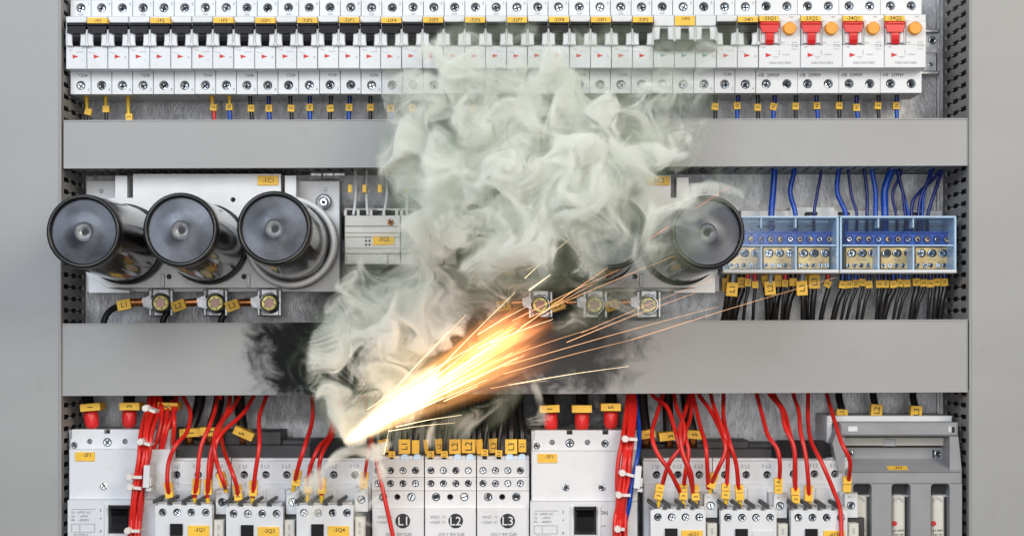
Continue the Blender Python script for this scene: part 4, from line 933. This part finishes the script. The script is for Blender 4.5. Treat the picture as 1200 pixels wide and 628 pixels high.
rw('red wire under the flame tagged A1 on contactor -3Q4', [(440, 470), (434, 515), (430, 540), (426, 566)], two(426.5, 562, .08, 'A', '1'), (424, 574), r=1.9)
rw('long red wire crossing the L1 badge block', [(428, 470), (433, 505), (440, 535), (450, 580), (461, 630), (464, 650)], [], None, dend=-.02)
# right group
rw('red wire looping left then right to contactor -6Q1, third terminal', [(777, 462), (770, 485), (764, 508), (770, 530), (785, 552), (799, 580)], two(801, 576, 0, '5', '3'), (802, 594), d1=-.028)
rw('red wire crossing to the first terminal of contactor -6Q1', [(790, 462), (793, 478), (801, 497), (800, 520), (784, 543), (774, 575)], two(772.5, 576, .18, '1', '3'), (771, 594))
rw('red wire to the fourth terminal of contactor -6Q1', [(764, 462), (781, 476), (790, 500), (797, 525), (807, 552), (814, 585)], two(815, 577, -.1, '', '3'), (817, 594))
rw('red wire running beside its twin into contactor -6Q1', [(808, 462), (803, 482), (797, 502), (800, 530), (810, 555), (812, 580)], [], None, d1=-.03)
rw('red wire weaving behind the twin wires over contactor -6Q1', [(811, 462), (809, 488), (803, 508), (807, 530), (803, 555), (801, 572)], [], None)
rw('red wire dropping to the coil tag of contactor -6Q1', [(812, 462), (820, 497), (827, 522), (829, 550), (830, 572)], [], None)
rw('red wire with leaning double tag on the coil of contactor -6Q1', [(819, 462), (832, 480), (846, 508), (850, 528), (841, 550), (833, 568)], two(835.5, 563, .32, '', ''), (832, 578), d1=-.027)
rw('red wire to the first terminal of the blank labelled contactor', [(833, 462), (838, 480), (848, 506), (853, 528), (851, 583)], two(850.5, 575, .03, '1', '3'), (850, 594))
rw('red wire to the second terminal of the blank labelled contactor', [(848, 462), (848, 490), (855, 518), (863, 545), (866, 583)], two(867, 577, -.08, '2', ''), (868, 594))
rw('red wire to the coil of the blank labelled contactor', [(887, 462), (893, 485), (900, 510), (911, 526), (914, 545), (913, 566)], two(912.5, 569, 0, 'A', '1'), (912, 578))
rw('red wire of a close pair to contactor -6Q4, upper one', [(902, 462), (915, 478), (920, 500), (930, 522), (932, 545), (932, 585)], two(932.5, 580, -.06, '', '3'), (933, 594))
rw('red wire of a close pair to contactor -6Q4, lower one', [(907, 462), (919, 482), (925, 505), (931, 530), (931, 560), (932, 575)], [], None, d1=-.018)
rw('red wire to the second terminal of contactor -6Q4', [(930, 462), (936, 482), (938, 505), (944, 532), (947, 560), (948, 586)], two(948, 578, 0, '', ''), (949, 594))
rw('long red wire passing in front of the -6Q4 label', [(947, 462), (947, 495), (951, 518), (963, 542), (977, 575), (985, 600), (986, 650)], [], None, dend=-.028)
rw('red wire to the coil of contactor -6Q4 beside the grey fuse switch', [(969, 462), (977, 490), (986, 518), (996, 540), (994, 566)], two(993, 567, .04, '', ''), (993, 578), d1=-.030)

# ---- tied bundles
def bundle(lab, paths, ties, mats_, clampp, group):
    r = root('wire_bundle', lab, 'wire bundle', W(paths[0][0][0], 640, .0), group)
    for k, p in enumerate(paths):
        q = [W(x + (random.uniform(-1.6, 1.6) if 0 < i else 0), y, (.045, .026, -.004, -.014)[min(i, 3)] - .0038 * ((k + i // 3) % 2) - random.uniform(0, .001)) for i, (x, y) in enumerate(p)]
        MB(mats_[k]).tube(q, 2.55 * S).build('wire', r)
    for (x, y, w, a) in ties:
        b = MB(tie); b.rbox(x, y, w, 3.4, a, -.0235, -.006); b.cyl(x - w * .5, y - w * .5 * math.sin(a), 4, -.0262, -.016, 12); b.build('cable_tie', r)
    c = MB(white); cx, cy, ca = clampp; c.rbox(cx, cy, 7, 26, ca, -.026, -.004); c.rbox(cx + 3.5, cy + 6, 4, 10, ca, -.024, -.006); c.rbox(cx + 2.5, cy + 15, 6, 4, ca, -.0235, -.006)
    c.build('saddle_clamp', r); 
    return r
pA = [[(175, 445), (174 + 3 * k * .9, 470), (166.5 + k * 2.5, 505), (163.5 + k * 2.3, 535), (160 + k * 1.9, 562), (154 + k * 2.4, 590), (150.5 + k * 2.6, 630), (150 + k * 2.6, 660)] for k in range(6)]
bundle('bundle of red wires strapped with white ties beside the -2F1 breaker', pA, [(176, 480.5, 12, .35), (170, 519.5, 12, .3), (158.5, 559, 15, 0), (158.5, 571.5, 14, .1), (156, 622, 14, 0)], [redw] * 6, (171.5, 558, .05), 'strapped wire bundles')
pB = [[(740, 445), (735 + 1.7 * k, 472), (733.5 + k * 1.8, 512), (730 + k * 1.8, 540), (728 + k * 1.7, 566), (724 + k * 1.7, 590), (722 + k * 1.8, 630), (721.5 + k * 1.8, 660)] for k in range(6)]
pB.append([(744, 445), (748, 475), (748, 512), (745, 540), (741, 566), (737.5, 590), (734.5, 612), (731, 630)])
pB.append([(738, 445), (734, 475), (731, 512), (726, 540), (724.5, 566), (723, 590), (719, 612), (720, 640)])
bundle('bundle of red wires with one blue wire, strapped beside the -5F1 breaker', pB, [(740, 514.5, 14, .03), (737, 556, 15, .25), (732, 580, 14, 0), (728, 620, 8, 0)], [redw] * 6 + [bluew, redw], (747.5, 559, .1), 'strapped wire bundles')
for i, p in enumerate(([(189, 462), (190, 480), (186, 508), (172, 545)], [(200, 462), (194, 495), (187, 528)], [(207, 462), (205, 482), (196, 502), (190, 528)], [(200, 462), (204, 490), (203, 520)])):
    rw('red wire loose behind the bundle beside the -2F1 breaker, %s from the bundle' % ORD[i], p, [], None, d1=.002, dend=.006)
# ================================================================== smoke and flame: density fields sampled into real volumes
def spectral(shape, lo, hi, seed, slope=1.8, an=(1, 1, 1)):
    """band limited smooth noise; lo/hi = wavelengths in voxels"""
    rg = np.random.default_rng(seed)
    f = np.fft.rfftn(rg.standard_normal(shape).astype(np.float32))
    k = [np.fft.fftfreq(shape[0]) * an[0], np.fft.fftfreq(shape[1]) * an[1], np.fft.rfftfreq(shape[2]) * an[2]]
    kk = np.sqrt(k[0][:, None, None] ** 2 + k[1][None, :, None] ** 2 + k[2][None, None, :] ** 2) + 1e-9
    f *= np.where((kk > 1 / hi) & (kk < 1 / lo), kk ** (-slope), 0)
    n = np.fft.irfftn(f, s=shape).astype(np.float32)
    return n / n.std()
def trilin(a, p):
    sh = a.shape; i = []; w = []
    for d in range(3):
        q = np.clip(p[d], 0, sh[d] - 1.001); f = q.astype(np.int32); i.append(f); w.append((q - f).astype(np.float32))
    af = a.ravel(); s1 = sh[1] * sh[2]; s2 = sh[2]
    b = i[0] * s1 + i[1] * s2 + i[2]
    def g(o): return af[b + o]
    c0 = g(0) * (1 - w[2]) + g(1) * w[2]; c1 = g(s2) * (1 - w[2]) + g(s2 + 1) * w[2]; c = c0 * (1 - w[1]) + c1 * w[1]
    c0 = g(s1) * (1 - w[2]) + g(s1 + 1) * w[2]; c1 = g(s1 + s2) * (1 - w[2]) + g(s1 + s2 + 1) * w[2]
    return c * (1 - w[0]) + (c0 * (1 - w[1]) + c1 * w[1]) * w[0]

def volume_object(name, dens, lo, hi, m, **props):
    """dens[z, y, x] sampled between world corners lo, hi -> Volume Cube grid"""
    nz, ny, nx = dens.shape
    me = bpy.data.meshes.new(name); me.vertices.add(dens.size)
    me.attributes.new('dens', 'FLOAT', 'POINT').data.foreach_set('value', dens.ravel().astype(np.float32))
    me.materials.append(m)
    o = bpy.data.objects.new(name, me); C.objects.link(o)
    ng = bpy.data.node_groups.new(name, 'GeometryNodeTree')
    ng.interface.new_socket('Geometry', in_out='INPUT', socket_type='NodeSocketGeometry'); ng.interface.new_socket('Geometry', in_out='OUTPUT', socket_type='NodeSocketGeometry')
    N, L = ng.nodes, ng.links
    gi = N.new('NodeGroupInput'); go = N.new('NodeGroupOutput'); pos = N.new('GeometryNodeInputPosition')
    def vm(op, a, b):
        n = N.new('ShaderNodeVectorMath'); n.operation = op
        for k, v in ((0, a), (1, b)):
            if v is None: continue
            if isinstance(v, tuple): n.inputs[k].default_value = v
            else: L.new(v, n.inputs[k])
        return n.outputs[0]
    size = [hi[k] - lo[k] for k in range(3)]; res = (nx, ny, nz)
    q = vm('SUBTRACT', pos.outputs[0], tuple(lo)); q = vm('MULTIPLY', q, tuple((res[k] - 1) / size[k] for k in range(3)))
    q = vm('ADD', q, (.5, .5, .5)); q = vm('FLOOR', q, None)
    d = N.new('ShaderNodeVectorMath'); d.operation = 'DOT_PRODUCT'; L.new(q, d.inputs[0]); d.inputs[1].default_value = (1, nx, nx * ny)
    fi = N.new('FunctionNodeFloatToInt'); L.new(d.outputs['Value'], fi.inputs[0])
    si = N.new('GeometryNodeSampleIndex'); si.data_type = 'FLOAT'; si.domain = 'POINT'
    na = N.new('GeometryNodeInputNamedAttribute'); na.data_type = 'FLOAT'; na.inputs['Name'].default_value = 'dens'
    L.new(gi.outputs[0], si.inputs['Geometry']); L.new([s for s in na.outputs if s.enabled][0], [s for s in si.inputs if s.name == 'Value' and s.enabled][0]); L.new(fi.outputs[0], si.inputs['Index'])
    vc = N.new('GeometryNodeVolumeCube')
    L.new([s for s in si.outputs if s.enabled][0], vc.inputs['Density'])
    vc.inputs['Min'].default_value = lo; vc.inputs['Max'].default_value = hi
    for k, ax in enumerate('XYZ'): vc.inputs['Resolution ' + ax].default_value = res[k]
    sm = N.new('GeometryNodeSetMaterial'); sm.inputs['Material'].default_value = m
    L.new(vc.outputs[0], sm.inputs['Geometry']); L.new(sm.outputs[0], go.inputs[0])
    md = o.modifiers.new('volume', 'NODES'); md.node_group = ng
    for k, v in props.items(): o[k] = v
    return o

def vol_mat(name, col, dens, aniso=0.0, emit=None, est=0.0, dark=None):
    m = bpy.data.materials.new(name); m.use_nodes = True; N = m.node_tree.nodes; L = m.node_tree.links
    N.remove(N['Principled BSDF']); o = N['Material Output']
    pv = N.new('ShaderNodeVolumePrincipled'); pv.inputs['Color'].default_value = (*col, 1); pv.inputs['Anisotropy'].default_value = aniso
    a = N.new('ShaderNodeAttribute'); a.attribute_name = 'density'
    if dark:      # thin sooty smoke is darker and greener than the dense white curls
        cr = N.new('ShaderNodeValToRGB'); e = cr.color_ramp.elements; e[0].position = .02; e[0].color = (*dark, 1); e[1].position = .27; e[1].color = (*col, 1)
        q = e.new(.10); q.color = tuple(.35 * dark[k] + .65 * col[k] for k in range(3)) + (1,)
        L.new(a.outputs['Fac'], cr.inputs[0]); L.new(cr.outputs[0], pv.inputs['Color'])
    mu = N.new('ShaderNodeMath'); mu.operation = 'MULTIPLY'; mu.inputs[1].default_value = dens; L.new(a.outputs['Fac'], mu.inputs[0])
    pv.inputs['Density Attribute'].default_value = ''
    L.new(mu.outputs[0], pv.inputs['Density'])
    if emit:
        e = N.new('ShaderNodeMath'); e.operation = 'MULTIPLY'; e.inputs[1].default_value = est; L.new(a.outputs['Fac'], e.inputs[0])
        pv.inputs['Emission Color'].default_value = (*emit, 1); L.new(e.outputs[0], pv.inputs['Emission Strength'])
    L.new(pv.outputs[0], o.inputs['Volume'])
    return m

if SMOKE:
    # --- smoke
    YC = -.085                                            # mid depth of the plume
    kc = S * (1 + YC / D)
    X0, X1, Y0, Y1 = 285, 915, 0, 628                     # photo extent at that depth
    lo = (W(X0, 0, YC)[0], -.215, W(0, Y1, YC)[2]); hi = (W(X1, 0, YC)[0], -.018, W(0, Y0, YC)[2])
    nx = int((X1 - X0) / VOX); nz = int((Y1 - Y0) / VOX); ny = 62
    sh = (nz, ny, nx)
    vy = (hi[1] - lo[1]) / (ny - 1) / (kc * VOX)          # y voxel size measured in x voxels
    strokes = [  # (px, py, radius px, amount, depth)
     ([(412, 512, 12), (402, 480, 26), (386, 440, 27), (400, 395, 31), (425, 350, 36), (505, 305, 32), (512, 240, 36), (482, 175, 38), (485, 120, 34)], 1.15, -.06),
     ([(448, 482, 32), (462, 440, 42), (470, 385, 42), (490, 335, 36)], 1.05, -.07),
     ([(372, 450, 13), (380, 480, 15), (405, 500, 15)], .9, -.05), ([(378, 430, 18), (385, 380, 20), (398, 338, 22), (425, 312, 20)], .9, -.06), ([(520, 330, 40), (570, 350, 34), (600, 320, 34)], .33, -.05),
     ([(505, 255, 40), (545, 205, 42), (580, 150, 52), (640, 130, 52), (690, 150, 42)], 1.05, -.11),
     ([(560, 250, 44), (620, 225, 52), (680, 225, 46)], 1.0, -.155),
     ([(585, 305, 40), (640, 290, 44), (675, 300, 30)], .78, -.165),
     ([(540, 95, 26), (590, 85, 24), (500, 112, 16), (450, 118, 10)], .9, -.06),
     ([(735, 165, 40), (770, 135, 36), (808, 150, 24), (795, 180, 20)], 1.0, -.07), ([(755, 185, 24), (715, 225, 40)], .8, -.15),
     ([(725, 280, 34), (765, 272, 24)], .42, -.16), ([(792, 252, 18), (818, 240, 15), (842, 242, 11)], .62, -.16), ([(765, 300, 34), (795, 292, 22)], .42, -.155), ([(600, 250, 40), (640, 265, 44), (560, 270, 36), (700, 240, 34)], .9, -.175),
     ([(530, 350, 26), (560, 335, 26), (600, 335, 22)], .80, -.07), ([(545, 300, 26), (520, 390, 20)], .5, -.08),
     ([(500, 60, 14), (545, 50, 30), (600, 40, 24), (650, 55, 26), (700, 45, 24), (745, 55, 30), (800, 50, 30), (860, 45, 22)], .42, -.05), ([(765, 60, 22), (800, 55, 30), (850, 50, 24), (870, 30, 14)], .42, -.045), ([(520, 35, 12), (560, 20, 14), (620, 30, 16)], .38, -.045),
     ([(560, 95, 20), (700, 95, 20), (780, 95, 26), (835, 110, 14)], .5, -.05),
     ([(865, 215, 16), (890, 208, 13), (850, 200, 12)], .30, -.05),
     ([(705, 345, 16), (680, 375, 13), (655, 385, 10)], .42, -.09), ([(630, 450, 5), (640, 468, 6), (646, 482, 4), (632, 495, 4)], .55, -.05),
     ([(740, 350, 22), (700, 350, 26), (762, 355, 16)], .78, -.05), ([(775, 335, 16), (790, 300, 16)], .4, -.15), ([(655, 330, 16), (620, 345, 12)], .4, -.06),
     ([(500, 512, 14), (545, 500, 16), (580, 485, 14), (600, 462, 12)], .55, -.06),
     ([(342, 590, 3.6), (356, 578, 4.6), (372, 562, 5.2), (385, 542, 5.6), (405, 530, 7.4), (430, 527, 7.4), (455, 522, 5)], .9, -.05),
     ([(348, 612, 3.6), (362, 585, 4.4), (376, 562, 4), (368, 600, 5)], .8, -.045), ([(432, 540, 6), (442, 555, 7), (440, 580, 6), (430, 600, 4)], .5, -.05), ([(400, 545, 12), (395, 570, 10), (380, 590, 10), (365, 612, 6)], .22, -.05),
     ([(415, 560, 7), (412, 590, 5), (425, 608, 4), (432, 628, 3)], .4, -.045),
    ]
    mask = np.zeros(sh, np.float32); thin = np.zeros(sh, np.float32)
    for p, amt, dep in strokes:
        tgt = thin if max(q[2] for q in p) <= 8 else mask
        P = []
        for a, b in zip(p[:-1], p[1:]):
            L_ = math.hypot(b[0] - a[0], b[1] - a[1]); n = max(1, int(L_ / (min(a[2], b[2]) * .45)))
            P += [tuple(a[k] + (b[k] - a[k]) * t / n for k in range(3)) for t in range(n)]
        P.append(p[-1])
        for (x, y, r) in P:
            cx, cz, cy = (x - X0) / VOX, (Y1 - y) / VOX, (dep - lo[1]) / (hi[1] - lo[1]) * (ny - 1)
            R = r / VOX; ry = min(R, 34 / VOX) / vy * .85 + .8
            z0, z1 = max(0, int(cz - 2 * R)), min(nz, int(cz + 2 * R) + 2); x0, x1 = max(0, int(cx - 2 * R)), min(nx, int(cx + 2 * R) + 2); y0, y1 = max(0, int(cy - 2 * ry)), min(ny, int(cy + 2 * ry) + 2)
            if z1 <= z0 or x1 <= x0: continue
            g = np.ix_(np.arange(z0, z1), np.arange(y0, y1), np.arange(x0, x1))
            d2 = ((g[0] - cz) / R) ** 2 + ((g[1] - cy) / ry) ** 2 + ((g[2] - cx) / R) ** 2
            v = (amt * np.exp(-d2 * d2 * .9)).astype(np.float32)
            sub = tgt[z0:z1, y0:y1, x0:x1]; np.maximum(sub, v, out=sub)
    f = 1.25 / VOX                                        # keeps feature size when VOX changes
    base = spectral(sh, 18 * f, 120 * f, 3, 1.5, (1, 1 / vy, 1))
    ridg = 1 - np.abs(spectral(sh, 12 * f, 90 * f, 5, 1.8, (1, 1 / vy, 1)))
    fine = spectral(sh, 4 * f, 24 * f, 9, 1.2, (1, 1 / vy, 1))
    den = mask * np.clip(.40 + .46 * base + .75 * np.clip(ridg, -1, 1) + .12 * fine, 0, None)
    # swirl the field along a divergence-free flow
    pa, pb, pc = (spectral(sh, 30 * f, 150 * f, s, 1.9, (1, 1 / vy, 1)) for s in (11, 12, 13))
    def cross_flow(pa, pb, pc):
        vz = np.gradient(pb, axis=2) - np.gradient(pa, axis=1) / vy
        vyy = np.gradient(pa, axis=0) - np.gradient(pc, axis=2)
        vx = np.gradient(pc, axis=1) / vy - np.gradient(pb, axis=0)
        s = np.sqrt((vx ** 2 + vyy ** 2 + vz ** 2).mean()); return vz / s, vyy / s / vy * .5, vx / s
    vz, vyy, vx = cross_flow(pa, pb, pc); del pa, pb, pc
    G = np.meshgrid(*[np.arange(n, dtype=np.float32) for n in sh], indexing='ij')
    pos = [g.copy() for g in G]
    stp = 2.6 * f
    for k in range(15):
        u = [trilin(a, pos) for a in (vz, vyy, vx)]
        for d in range(3): pos[d] -= stp * u[d]
    pa, pb, pc = (spectral(sh, 9 * f, 34 * f, s, 1.5, (1, 1 / vy, 1)) for s in (31, 32, 33))
    uz, uy, ux = cross_flow(pa, pb, pc); del pa, pb, pc
    for k in range(5):
        u = [trilin(a, pos) for a in (uz, uy, ux)]
        for d in range(3): pos[d] -= .75 * f * u[d]
    del uz, uy, ux
    warped = trilin(den, pos)
    thin_w = trilin(thin, [G[d] * .72 + pos[d] * .28 for d in range(3)]) * np.clip(.75 + .5 * base, .1, None)
    pos2 = [G[d] * .6 + pos[d] * .4 for d in range(3)]
    w2 = trilin(den, pos2)
    den = .80 * warped + .20 * w2
    soft = np.clip((mask - .03) * 6, .0, 1)                # keeps the thin tails and outer edge where they are
    den = den * (.35 + .65 * soft) + np.where(mask > .1, .10 * mask, 0)
    den = np.clip(den - .19, 0, None); den = 1.2 * den ** 1.75 + .042 * np.clip(mask * 3, 0, 1) * np.clip(1 + .7 * base, 0, 2.5)
    den = den + np.clip(thin_w - .06, 0, None) * 1.1
    for ax, n in ((0, nz), (1, ny), (2, nx)):             # fades to nothing before the grid edge
        e = np.clip(np.minimum(np.arange(n), n - 1 - np.arange(n)) / 4, 0, 1).astype(np.float32); shp = [1, 1, 1]; shp[ax] = n; den = den * e.reshape(shp)
    smoke_m = vol_mat('pale_smoke', (.980, .991, .940), SMOKE_D, -.42, dark=(.34, .43, .27))
    o = volume_object('smoke', den, lo, hi, smoke_m, kind='stuff')
    del den, warped, w2, pos, pos2, G, base, ridg, fine, mask


# --- flame jet: closed hull filled with glowing gas, streaks fan out from the tip
def flame_mat(k):
    m = bpy.data.materials.new('burning_gas'); m.use_nodes = True; N = m.node_tree.nodes; L = m.node_tree.links
    N.remove(N['Principled BSDF']); o = N['Material Output']
    def M(op, a, b=None, c=None):
        n = N.new('ShaderNodeMath'); n.operation = op
        for q, v in enumerate((a, b, c)):
            if v is None: continue
            if isinstance(v, (int, float)): n.inputs[q].default_value = v
            else: L.new(v, n.inputs[q])
        return n.outputs[0]
    tc = N.new('ShaderNodeTexCoord'); sp = N.new('ShaderNodeSeparateXYZ'); L.new(tc.outputs['Object'], sp.inputs[0])
    u = M('MULTIPLY', sp.outputs['X'], 1 / k); v = M('MULTIPLY', sp.outputs['Z'], 1 / k); d = M('MULTIPLY', sp.outputs['Y'], 1 / k)
    up = M('MAXIMUM', u, 0)
    wd = M('MULTIPLY_ADD', up, .130, 4.4)
    th, td = M('DIVIDE', v, wd), M('DIVIDE', d, wd)
    r2 = M('ADD', M('MULTIPLY', th, th), M('MULTIPLY', td, td))
    gs = M('EXPONENT', M('MULTIPLY', r2, -1.25))
    def noise(su, sv, ofs, det=3, rough=.55):
        cb = N.new('ShaderNodeCombineXYZ'); L.new(M('MULTIPLY_ADD', u, su, ofs), cb.inputs[0]); L.new(M('MULTIPLY', th, sv), cb.inputs[1]); L.new(M('MULTIPLY', td, sv * .6), cb.inputs[2])
        n = N.new('ShaderNodeTexNoise'); n.inputs['Scale'].default_value = 1; n.inputs['Detail'].default_value = det; n.inputs['Roughness'].default_value = rough; L.new(cb.outputs[0], n.inputs['Vector']); return n.outputs['Fac']
    n1 = noise(.011, 2.6, 3.1); n2 = noise(.02, 7.5, 9.7, 2)
    st = M('MULTIPLY', M('MAXIMUM', M('MULTIPLY_ADD', n1, 5.0, -1.7), .16), M('MAXIMUM', M('MULTIPLY_ADD', n2, 3.2, -.75), .42))
    end = M('SUBTRACT', M('MULTIPLY_ADD', n1, 60, 206), M('MULTIPLY', M('ABSOLUTE', v), .4))
    fade_ = M('DIVIDE', 1, M('ADD', 1, M('EXPONENT', M('DIVIDE', M('SUBTRACT', u, end), 11))))
    front = M('DIVIDE', 1, M('ADD', 1, M('EXPONENT', M('DIVIDE', M('SUBTRACT', 1, u), 2))))
    heat = M('ADD', M('MULTIPLY', M('EXPONENT', M('DIVIDE', up, -52)), 14), .9)
    upper = M('MULTIPLY_ADD', M('EXPONENT', M('MULTIPLY', M('POWER', M('DIVIDE', M('SUBTRACT', th, .25), .55), 2), -1)), M('MULTIPLY', M('EXPONENT', M('DIVIDE', up, -110)), 2.6), 1)
    E = M('MULTIPLY', M('MULTIPLY', M('MULTIPLY', gs, fade_), M('MULTIPLY', front, heat)), M('MULTIPLY', st, upper))
    E = M('MULTIPLY', E, FLAME_E)
    cr = N.new('ShaderNodeValToRGB'); L.new(M('DIVIDE', u, 250), cr.inputs[0]); e = cr.color_ramp.elements
    e[0].position = 0; e[0].color = (1, .66, .34, 1); e[1].position = 1; e[1].color = (.8, .24, .07, 1)
    q = e.new(.30); q.color = (1, .54, .21, 1); q = e.new(.62); q.color = (1, .40, .11, 1)
    em = N.new('ShaderNodeEmission'); L.new(cr.outputs[0], em.inputs[0]); L.new(E, em.inputs[1]); L.new(em.outputs[0], o.inputs['Volume'])
    m.cycles.volume_step_rate = .12
    return m
A, B = W(410, 514, -.112), W(650, 367, -.118); kf = S * (1 - .115 / D)
bfl = MB(flame_mat(kf)); ax = (B - A).normalized()
X, Yv = ax, Vector((0, 1, 0)); Z = X.cross(Yv); Yv = Z.cross(X)
rot = Matrix((X, Yv, Z)).transposed()
prof = [(-9, 0), (-7, 5), (0, 10), (20, 14), (80, 27), (150, 43), (215, 58), (252, 56), (272, 34), (276, 0)]
n = 28; vs, fs = [], []
for a, r_ in prof: vs += [(a * kf, max(r_, .01) * kf * math.cos(t * 2 * math.pi / n), max(r_, .01) * kf * math.sin(t * 2 * math.pi / n)) for t in range(n)]
fs = [(i * n + t, i * n + (t + 1) % n, (i + 1) * n + (t + 1) % n, (i + 1) * n + t) for i in range(len(prof) - 1) for t in range(n)]
bfl.raw(vs, fs); o = bfl.build('flame', None, origin=(0, 0, 0)); o.location = A; o.rotation_euler = rot.to_euler()
tagp(o, 'white to orange flame jet bursting out above the -3Q4 contactor', 'flame')

# sparks
sp_hot = emis('white_hot_spark', (1, .78, .46), 3.6); sp_or = emis('orange_spark', (1, .52, .24), 1.9); sp_red = emis('red_spark', (1, .16, .08), 1.8)
SP = [((500, 447), (604, 342), .7, 0), ((615, 326), (669, 279), .7, 0), ((462, 456), (546, 369), .6, 0), ((455, 465), (590, 386), .8, 0), ((464, 500), (541, 486), .8, 0), ((455, 505), (533, 495), .6, 0),
      ((600, 392), (712, 314), 1.3, 1), ((712, 314), (856, 218), 1.0, 2), ((600, 376), (726, 316), .8, 1), ((620, 372), (790, 300), .7, 1), ((610, 383), (700, 330), .8, 1),
      ((590, 429), (842, 359), .8, 1), ((590, 438), (740, 398), .8, 1), ((740, 398), (980, 325), .6, 1), ((596, 451), (737, 429), .7, 0), ((664, 401), (815, 343), .8, 1), ((681, 390), (838, 326), .5, 1), ((450, 532), (456, 503), .7, 0),
      ((560, 408), (604, 384), .8, 0), ((575, 402), (648, 374), .8, 0), ((560, 392), (616, 360), .7, 0), ((590, 420), (700, 383), .7, 1), ((640, 368), (664, 357), .6, 1), ((410, 505), (424, 460), .35, 1), ((430, 480), (470, 452), .5, 0), ((480, 470), (560, 402), .7, 0), ((620, 340), (645, 322), 1.8, 0),
      ((575, 455), (640, 446), .6, 1), ((520, 470), (560, 452), .7, 0)]
desc = ['fine pale', 'thin orange', 'thin red']
for i, (a, b, rr, k) in enumerate(SP):
    ln = math.hypot(a[0] - b[0], a[1] - b[1]); big = 'long' if ln > 100 else ('medium' if ln > 55 else 'short')
    y0, y1 = -.085, -.085 - min(.05, ln * .0003)
    A, B = W(*a, y0), W(*b, y1); M = (A + B) / 2 + Vector((0, 0, .0008 if ln > 60 else 0))
    lb = '%s %s spark streak, %s counted from the flame tip outwards' % (big, desc[k].split()[1] if True else '', ORD[i % 18])
    if i == 7: lb = 'longest red spark streak, ending over the half veiled capacitor'
    if i == 13: lb = 'faint orange spark streak reaching the tagged wires under the clear blocks'
    if i == 26: lb = 'short fat white spark above the flame beside a terminal bolt'
    tagp(MB((sp_hot, sp_or, sp_red)[k]).tube([A, M, B], rr * S * .40, 6, r2=rr * S * .12, sub=4).build('spark', None, origin=A), lb, 'spark', 'sparks flying out of the flame')
for i in range(9):
    a = math.radians(150 + i * 27 + random.uniform(-8, 8)); A = W(411 + 2 * math.cos(a), 514 + 2 * math.sin(a), -.112); B = W(411 + random.uniform(5, 11) * math.cos(a), 514 + random.uniform(5, 11) * math.sin(a), -.116)
    tagp(MB(sp_or).tube([A, B], .6 * S, 5, r2=.15 * S, sub=1).build('spark', None, origin=A), 'tiny orange spatter streak around the very tip of the flame', 'spark', 'spatter round the flame tip')
# sparks within the jet
rg = random.Random(4)
for i in range(20):
    ang = math.radians(-30.5 + rg.gauss(0, 5.5)); s0 = rg.uniform(15, 110); s1 = s0 + rg.uniform(50, 130)
    s1 = min(s1, 262)
    A = W(410 + s0 * math.cos(ang), 514 + s0 * math.sin(ang), -.104 + rg.uniform(-.003, .004)); B = W(410 + s1 * math.cos(ang), 514 + s1 * math.sin(ang), -.112 + rg.uniform(-.008, .004))
    tagp(MB(sp_hot).tube([A, B], .32 * S, 5, r2=.1 * S, sub=1).build('spark', None, origin=A), 'very fine pale spark streak lying inside the bright flame jet', 'spark', 'fine sparks inside the flame jet')

# ================================================================== light, world, camera
def area(name, loc, target, size, power, col, sy=None):
    l = bpy.data.lights.new(name, 'AREA'); l.energy = power; l.size = size; l.color = col
    if sy: l.shape = 'RECTANGLE'; l.size_y = sy
    o = bpy.data.objects.new(name, l); C.objects.link(o); o.location = loc
    o.rotation_euler = (Vector(target) - Vector(loc)).to_track_quat('-Z', 'Y').to_euler(); return o
area('softbox_lamp', (-.72, -1.5, .75), (-.02, 0, -.02), .7, 14.5 * LK, (.81, .905, 1.0))
area('softbox_lamp', (.95, -1.4, .7), (.1, 0, -.03), .6, 13 * LK, (1.0, .90, .73))
area('softbox_lamp', (0.05, -2.1, .05), (0, 0, -.06), .9, 12 * LK, (1, .99, .98))
w = bpy.data.worlds.new('World'); bpy.context.scene.world = w; w.use_nodes = True
N = w.node_tree.nodes; L = w.node_tree.links; bg = N['Background']; bg.inputs['Strength'].default_value = WORLD
tc = N.new('ShaderNodeTexCoord'); sx = N.new('ShaderNodeSeparateXYZ'); L.new(tc.outputs['Generated'], sx.inputs[0])
cr = N.new('ShaderNodeValToRGB'); cr.color_ramp.elements[0].position = 0.25; cr.color_ramp.elements[0].color = (.10, .10, .11, 1); cr.color_ramp.elements[1].position = .8; cr.color_ramp.elements[1].color = (.9, .93, 1, 1)
mr = N.new('ShaderNodeMapRange'); mr.inputs['From Min'].default_value = -1; L.new(sx.outputs['Z'], mr.inputs['Value']); L.new(mr.outputs[0], cr.inputs[0]); L.new(cr.outputs[0], bg.inputs[0])

cam = bpy.data.cameras.new('camera'); co = bpy.data.objects.new('camera', cam); C.objects.link(co)
co.location = (0, -D, 0); co.rotation_euler = (math.pi / 2, 0, 0)
cam.sensor_width = 36; cam.lens = 36 * D / (1200 * S)
cam.shift_x = (600 - VX) / 1200; cam.shift_y = -(314 - VY) / 1200
cam.clip_start = .05; cam.clip_end = 50
sc = bpy.context.scene; sc.camera = co
sc.view_settings.view_transform = 'Standard'; sc.view_settings.look = 'None'; sc.view_settings.gamma = 1; sc.view_settings.exposure = 0
sc.cycles.volume_bounces = VB; sc.cycles.max_bounces = 10; sc.cycles.diffuse_bounces = 3; sc.cycles.glossy_bounces = 3; sc.cycles.transparent_max_bounces = 12
sc.cycles.volume_step_rate = 2.4; sc.cycles.volume_max_steps = 512
sc.cycles.use_denoising = True; sc.cycles.caustics_reflective = False; sc.cycles.caustics_refractive = False
try: sc.cycles.sample_clamp_indirect = 4
except Exception: pass
